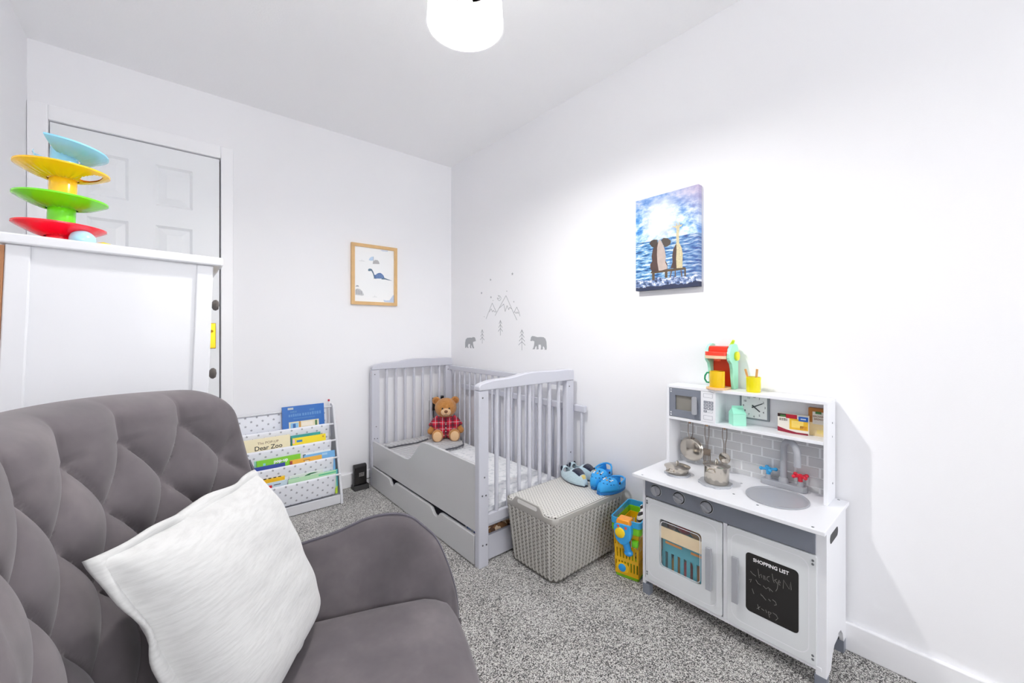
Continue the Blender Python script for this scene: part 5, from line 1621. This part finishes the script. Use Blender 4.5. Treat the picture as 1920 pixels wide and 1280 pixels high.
EL_EARR=[(0.9388, 1.462), (0.9268, 1.4692), (0.908, 1.4646), (0.8924, 1.4508), (0.8958, 1.4362), (0.9105, 1.4279), (0.9228, 1.428), (0.9303, 1.4418)]
GI_BODY=[(0.8944, 1.33), (0.8847, 1.3541), (0.8866, 1.3819), (0.8813, 1.4132), (0.867, 1.4383), (0.868, 1.4703), (0.8666, 1.4974), (0.8713, 1.5051), (0.8837, 1.5089), (0.8866, 1.515), (0.8742, 1.5111), (0.868, 1.5122), (0.8689, 1.5251), (0.8647, 1.5229), (0.8632, 1.5126), (0.8576, 1.5129), (0.8553, 1.526), (0.8515, 1.5239), (0.8524, 1.5118), (0.839, 1.5145), (0.8436, 1.5065), (0.8529, 1.5038), (0.8562, 1.4772), (0.8553, 1.4363), (0.8436, 1.4119), (0.839, 1.3842), (0.8403, 1.3484), (0.8403, 1.325), (0.8647, 1.3265)]
GI_DARK=[(0.8944, 1.33), (0.8847, 1.3541), (0.8866, 1.3819), (0.8813, 1.4132), (0.868, 1.4339), (0.8666, 1.4063), (0.8685, 1.3656), (0.8666, 1.3267)]
BENCH=[(0.9919, 1.3175), (0.9851, 1.3277), (0.8275, 1.3266), (0.8252, 1.3196), (0.8252, 1.2861), (0.832, 1.2868), (0.832, 1.3168), (0.909, 1.3164), (0.909, 1.2886), (0.9213, 1.2898), (0.9213, 1.3159), (0.971, 1.3152), (0.971, 1.2843), (0.984, 1.2846), (0.984, 1.3166)]
GI_LEG1=[(0.8934, 1.3161), (0.8876, 1.3163), (0.8944, 1.2885), (0.8992, 1.2886)]
GI_LEG2=[(0.8751, 1.3163), (0.8704, 1.3158), (0.8704, 1.2884), (0.8751, 1.2889)]
GI_LEG3=[(0.8496, 1.3157), (0.8441, 1.315), (0.8403, 1.2876), (0.8459, 1.2877)]
DINO=[(1.0372, 1.4728), (1.0425, 1.4811), (1.0534, 1.483), (1.0643, 1.4798), (1.074, 1.4633), (1.082, 1.4422), (1.0954, 1.4368), (1.1314, 1.4378), (1.1496, 1.4283), (1.1726, 1.4214), (1.2136, 1.4099), (1.1865, 1.4122), (1.1542, 1.4167), (1.1519, 1.4139), (1.145, 1.416), (1.135, 1.4134), (1.1323, 1.4202), (1.0954, 1.418), (1.0918, 1.4134), (1.0865, 1.4173), (1.0789, 1.4136), (1.0776, 1.4287), (1.071, 1.4499), (1.06, 1.4685), (1.049, 1.4652), (1.039, 1.4652)]
DINO_BACK=[(1.0811, 1.4421), (1.0909, 1.443), (1.1021, 1.4528), (1.1124, 1.4572), (1.1246, 1.4593), (1.1359, 1.4537), (1.1473, 1.4436), (1.1542, 1.4265), (1.1314, 1.4202), (1.0909, 1.419), (1.0829, 1.4248)]
LEAF_B=[(1.0425, 1.5403), (1.049, 1.5562), (1.0643, 1.5667), (1.074, 1.567), (1.074, 1.5417), (1.06, 1.5379)]
LEAF_G=[(1.0696, 1.5173), (1.0732, 1.5351), (1.0865, 1.5466), (1.1043, 1.5473), (1.1142, 1.5374), (1.1187, 1.5212)]
DINO_G=[(0.9496, 1.295), (0.9496, 1.3288), (0.9592, 1.3371), (0.9676, 1.3385), (0.9824, 1.3352), (0.9972, 1.3234), (1.0101, 1.2963), (0.9951, 1.2912), (0.9824, 1.2935)]
DINO_H=[(0.9509, 1.3501), (0.9592, 1.3613), (0.9718, 1.3609), (0.9739, 1.3496), (0.9647, 1.3519)]
CORNER_B=[(1.1459, 1.2708), (1.168, 1.2665), (1.1912, 1.2694), (1.2052, 1.2872), (1.2193, 1.3082), (1.2264, 1.3063), (1.2264, 1.2544), (1.1542, 1.2557)]
TOPB=[(1.1223, 1.6198), (1.1818, 1.6231), (1.1772, 1.6158), (1.1405, 1.6147)]
MST = mat('#a9abae', .7, var=(8, .03))
XS = XR - .0008
def cut(name, poly, label, cat, group=None):
    return MB().prism(poly, 'x', XS, XR - .0001).build(name, MST, label=label, cat=cat, group=group)
def stroke_mb(m, pts, w_=.0032):
    pts = [Vector(p) for p in pts]
    for i in range(len(pts) - 1):
        a, b_ = pts[i], pts[i + 1]
        d = (b_ - a).normalized(); nn_ = Vector((-d.y, d.x)) * w_ / 2
        a2, b2 = a - d * w_ * .3, b_ + d * w_ * .3
        m.prism([tuple(a2 + nn_), tuple(b2 + nn_), tuple(b2 - nn_), tuple(a2 - nn_)], 'x', XS, XR - .0001)
    return m
cut('bear_decal', BEAR_S, 'small grey bear sticker nearest the room corner', 'sticker', 'grey wall stickers')
cut('bear_decal', BEAR_L, 'large grey bear sticker right of the tallest tree', 'sticker', 'grey wall stickers')
mt = MB()
for q in (MTN_A, MTN_A2, MTN_B, MTN_B2, MTN_C, MTN_C2): stroke_mb(mt, q)
mt.build('mountain_decal', MST, label='grey outline mountain range sticker above the cot', cat='sticker', group='grey wall stickers')
ml = MB()
stroke_mb(ml, MOON + [MOON[0]], .0026)
ml.build('moon_decal', MST, label='small crescent moon outline sticker beside the mountain peak', cat='sticker', group='grey wall stickers')
SIZ = [.011, .010, .010, .009, .004, .005, .006, .004]
SLB = ['topmost star sticker, furthest right above the mountains', 'second highest star sticker above the mountains', 'star sticker furthest towards the corner', 'star sticker just above the left mountain', 'tiny dot sticker on the left mountain tip', 'tiny star sticker above the middle peak', 'small star sticker right of the middle peak', 'tiny dot sticker left of the mountain foot']
for (y, z), s_, lb in zip(STARS, SIZ, SLB):
    pts = []
    for i in range(10):
        a = R(90 + 36 * i); r_ = s_ * (1 if i % 2 == 0 else .48)
        pts.append((y + r_ * math.cos(a), z + r_ * math.sin(a)))
    cut('star_decal', pts, lb, 'sticker', 'grey wall stickers')
for (i0, n_, lb) in ((0, 3, 'small three-tier tree sticker beside the small bear'), (2, 3, 'three-tier tree sticker below the middle peak'), (4, 4, 'four-tier tree sticker beside the large bear')):
    (yt, zt_), (yb_, zb2) = TREES[i0], TREES[i0 + 1]
    h = zt_ - zb2
    m = MB()
    stroke_mb(m, [(yt, zt_), (yt, zb2)], .0034)
    for k in range(n_):
        za = zt_ - h * (.02 + .76 * k / n_); wv = (.014 + .0045 * k) * (1.15 if n_ == 4 else 1)
        stroke_mb(m, [(yt - wv, za - .022), (yt, za), (yt + wv, za - .022)], .0036)
    m.build('tree_decal', MST, label=lb, cat='sticker', group='grey wall stickers')

# ------------------------------------------------------------------ canvas print on the right wall
CV = thing('canvas_print', 'canvas print of an elephant and a giraffe on a bench by the sea', 'picture', (XR, .92, 1.241))
def M_sea():
    tt = NT('seascape_print')
    x, y, z = tt.xyz()[:3]                       # y: + is left in the picture, z up from the bottom edge
    s_ = tt.math('SUBTRACT', .5, tt.math('DIVIDE', y, .297))
    v = tt.math('DIVIDE', z, .427)
    vec = tt.comb(tt.math('MULTIPLY', s_, 1.0), tt.math('MULTIPLY', v, 2.2), 0.)
    cl_ = tt.noise(5.5, 6, .62, vec)
    sky = tt.ramp(tt.math('ADD', cl_, tt.math('MULTIPLY', tt.math('SUBTRACT', v, .75), .12)), [(.34, '#f6fafb'), (.46, '#b8d6ea'), (.56, '#4f93d2'), (.68, '#1463b4')])
    upper = tt.ramp(tt.math('ADD', cl_, tt.math('MULTIPLY', s_, .0)), [(.35, '#cfd6e8'), (.5, '#8aa9d8'), (.65, '#3f78c0')])
    tint = tt.math('MULTIPLY', tt.math('GREATER_THAN', v, .0), tt.math('MINIMUM', 1., tt.math('MAXIMUM', 0., tt.math('MULTIPLY', tt.math('SUBTRACT', v, .78), 6.))))
    sky = tt.mix(tint, sky, upper)
    pink = tt.math('MINIMUM', 1., tt.math('MAXIMUM', 0., tt.math('MULTIPLY', tt.math('SUBTRACT', tt.math('ADD', s_, v), 1.45), 1.6)))
    sky = tt.mix(tt.math('MULTIPLY', pink, .7), sky, lin('#c8a9b8'))
    dx = tt.math('SUBTRACT', s_, .43); dy = tt.math('MULTIPLY', tt.math('SUBTRACT', v, .74), 1.35)
    dd = tt.math('SQRT', tt.math('ADD', tt.math('MULTIPLY', dx, dx), tt.math('MULTIPLY', dy, dy)))
    sun = tt.math('POWER', tt.math('MAXIMUM', 0., tt.math('SUBTRACT', 1., tt.math('DIVIDE', dd, .34))), .8)
    sky = tt.mix(sun, sky, lin('#fffdf6'))
    wv = tt.noise(7, 5, .6, tt.comb(s_, tt.math('MULTIPLY', v, 7.), 3.))
    sea = tt.ramp(wv, [(.36, '#123f78'), (.46, '#3f7fb8'), (.54, '#8db9da'), (.64, '#eaf2f6')])
    sea = tt.mix(tt.math('MULTIPLY', tt.math('MAXIMUM', 0., tt.math('SUBTRACT', s_, .45)), .8), sea, lin('#4a4a8a'))
    foam = tt.noise(16, 5, .65, tt.comb(s_, tt.math('MULTIPLY', v, 1.6), 8.))
    shore = tt.ramp(foam, [(.36, '#1f2a4a'), (.5, '#6d86b4'), (.62, '#eef1f5')])
    edge = tt.math('ADD', .115, tt.math('MULTIPLY', tt.math('SUBTRACT', cl_, .5), .12))
    lower = tt.mix(tt.math('GREATER_THAN', v, edge), shore, sea)
    lower = tt.mix(tt.math('LESS_THAN', v, tt.math('SUBTRACT', edge, .075)), lower, lin('#2a3350'))
    tt.set(col=tt.mix(tt.math('GREATER_THAN', v, .527), lower, sky), rough=.6)
    return tt.m
MB().box(XR - .030, XR - .0005, .7715, 1.0685, 1.241, 1.668).build('canvas', M_sea(), CV)
def cvp(name, poly, col, k=1, var=(40, .2)):
    MB().prism(poly, 'x', XR - .030 - .0003 * k, XR - .030).build(name, mat(col, .6, var=var), CV)
cvp('bench_print', BENCH, '#5d4c38', 2)
for q in (GI_LEG1, GI_LEG2, GI_LEG3): cvp('giraffe_leg_print', q, '#6a5646', 1)
cvp('elephant_print', EL_BODY, '#4f3b36', 3); cvp('elephant_back_print', EL_LIGHT, '#b9a9a0', 4)
cvp('elephant_ear_print', EL_EARL, '#453a36', 5); cvp('elephant_ear_print', EL_EARR, '#4f463f', 5)
cvp('giraffe_print', GI_BODY, '#c9bd97', 3, (160, .45)); cvp('giraffe_shade_print', GI_DARK, '#4d3a34', 4)

# ------------------------------------------------------------------ framed dinosaur print on the back wall
FRM = thing('framed_picture', 'wood framed dinosaur print on the back wall', 'picture', (1.083, YB, 1.231))
fx0, fx1, fz0, fz1, fw = .923, 1.247, 1.2305, 1.648, .022
MWD = mat('#d9b27c', .5, var=(30, .1))
MB().box(fx0, fx1, YB - .022, YB, fz0, fz0 + fw).build('frame_rail', MWD, FRM, bevel=.001)
MB().box(fx0, fx1, YB - .022, YB, fz1 - fw, fz1).build('frame_rail', MWD, FRM, bevel=.001)
MB().box(fx0, fx0 + fw, YB - .022, YB, fz0 + fw, fz1 - fw).build('frame_stile', MWD, FRM, bevel=.001)
MB().box(fx1 - fw, fx1, YB - .022, YB, fz0 + fw, fz1 - fw).build('frame_stile', MWD, FRM, bevel=.001)
PP_ = MB().box(fx0 + fw - .002, fx1 - fw + .002, YB - .012, YB - .002, fz0 + fw - .002, fz1 - fw + .002).build('print', mat('#f3f4f4', .6, var=(10, .01)), FRM)
def dp(name, poly, col, k=1):
    MB().prism([(min(max(a, fx0 + fw), fx1 - fw), min(max(b_, fz0 + fw), fz1 - fw)) for a, b_ in poly], 'y', YB - .012 - .0002 * k, YB - .012).build(name, mat(col, .6, var=(60, .12)), PP_)
dp('dinosaur_print', DINO, '#5f788c'); dp('dinosaur_spines', DINO_BACK, '#5574a8', 2)
for k in range(6):
    x_ = 1.094 + .009 * k
    dp('spine_line', [(x_, 1.424), (x_ + .0025, 1.424), (x_ + .004, 1.452 - .002 * abs(k - 2.5)), (x_ + .0015, 1.452 - .002 * abs(k - 2.5))], '#8fa6c4', 3)
dp('leaf_print', LEAF_B, '#bcd3e8'); dp('leaf_print', LEAF_G, '#b3b3b4')
dp('leaf_stem', [(1.073, 1.568), (1.0755, 1.568), (1.0755, 1.535), (1.073, 1.535)], '#7d8fa8', 2)
dp('grey_dinosaur_print', DINO_G, '#c6c8ca'); dp('grey_dinosaur_head', DINO_H, '#a9adb2')
for k in range(4):
    dp('rib_line', [(.957 + .011 * k, 1.30), (.960 + .011 * k, 1.30), (.962 + .010 * k, 1.333 - .004 * k), (.959 + .010 * k, 1.333 - .004 * k)], '#8f9398', 2)
dp('blue_corner_print', CORNER_B, '#c3d2e8'); dp('blue_edge_print', TOPB, '#c8d3ea')
for (x_, z_, w_) in ((.995, 1.527, .045), (1.085, 1.286, .04)):
    dp('grass_print', [(x_ - w_ / 2, z_), (x_ - w_ / 4, z_ + .004), (x_ - .004, z_ + .003), (x_, z_ + .014), (x_ + .004, z_ + .003), (x_ + w_ / 4, z_ + .006), (x_ + w_ / 2, z_)], '#dfe1e1')
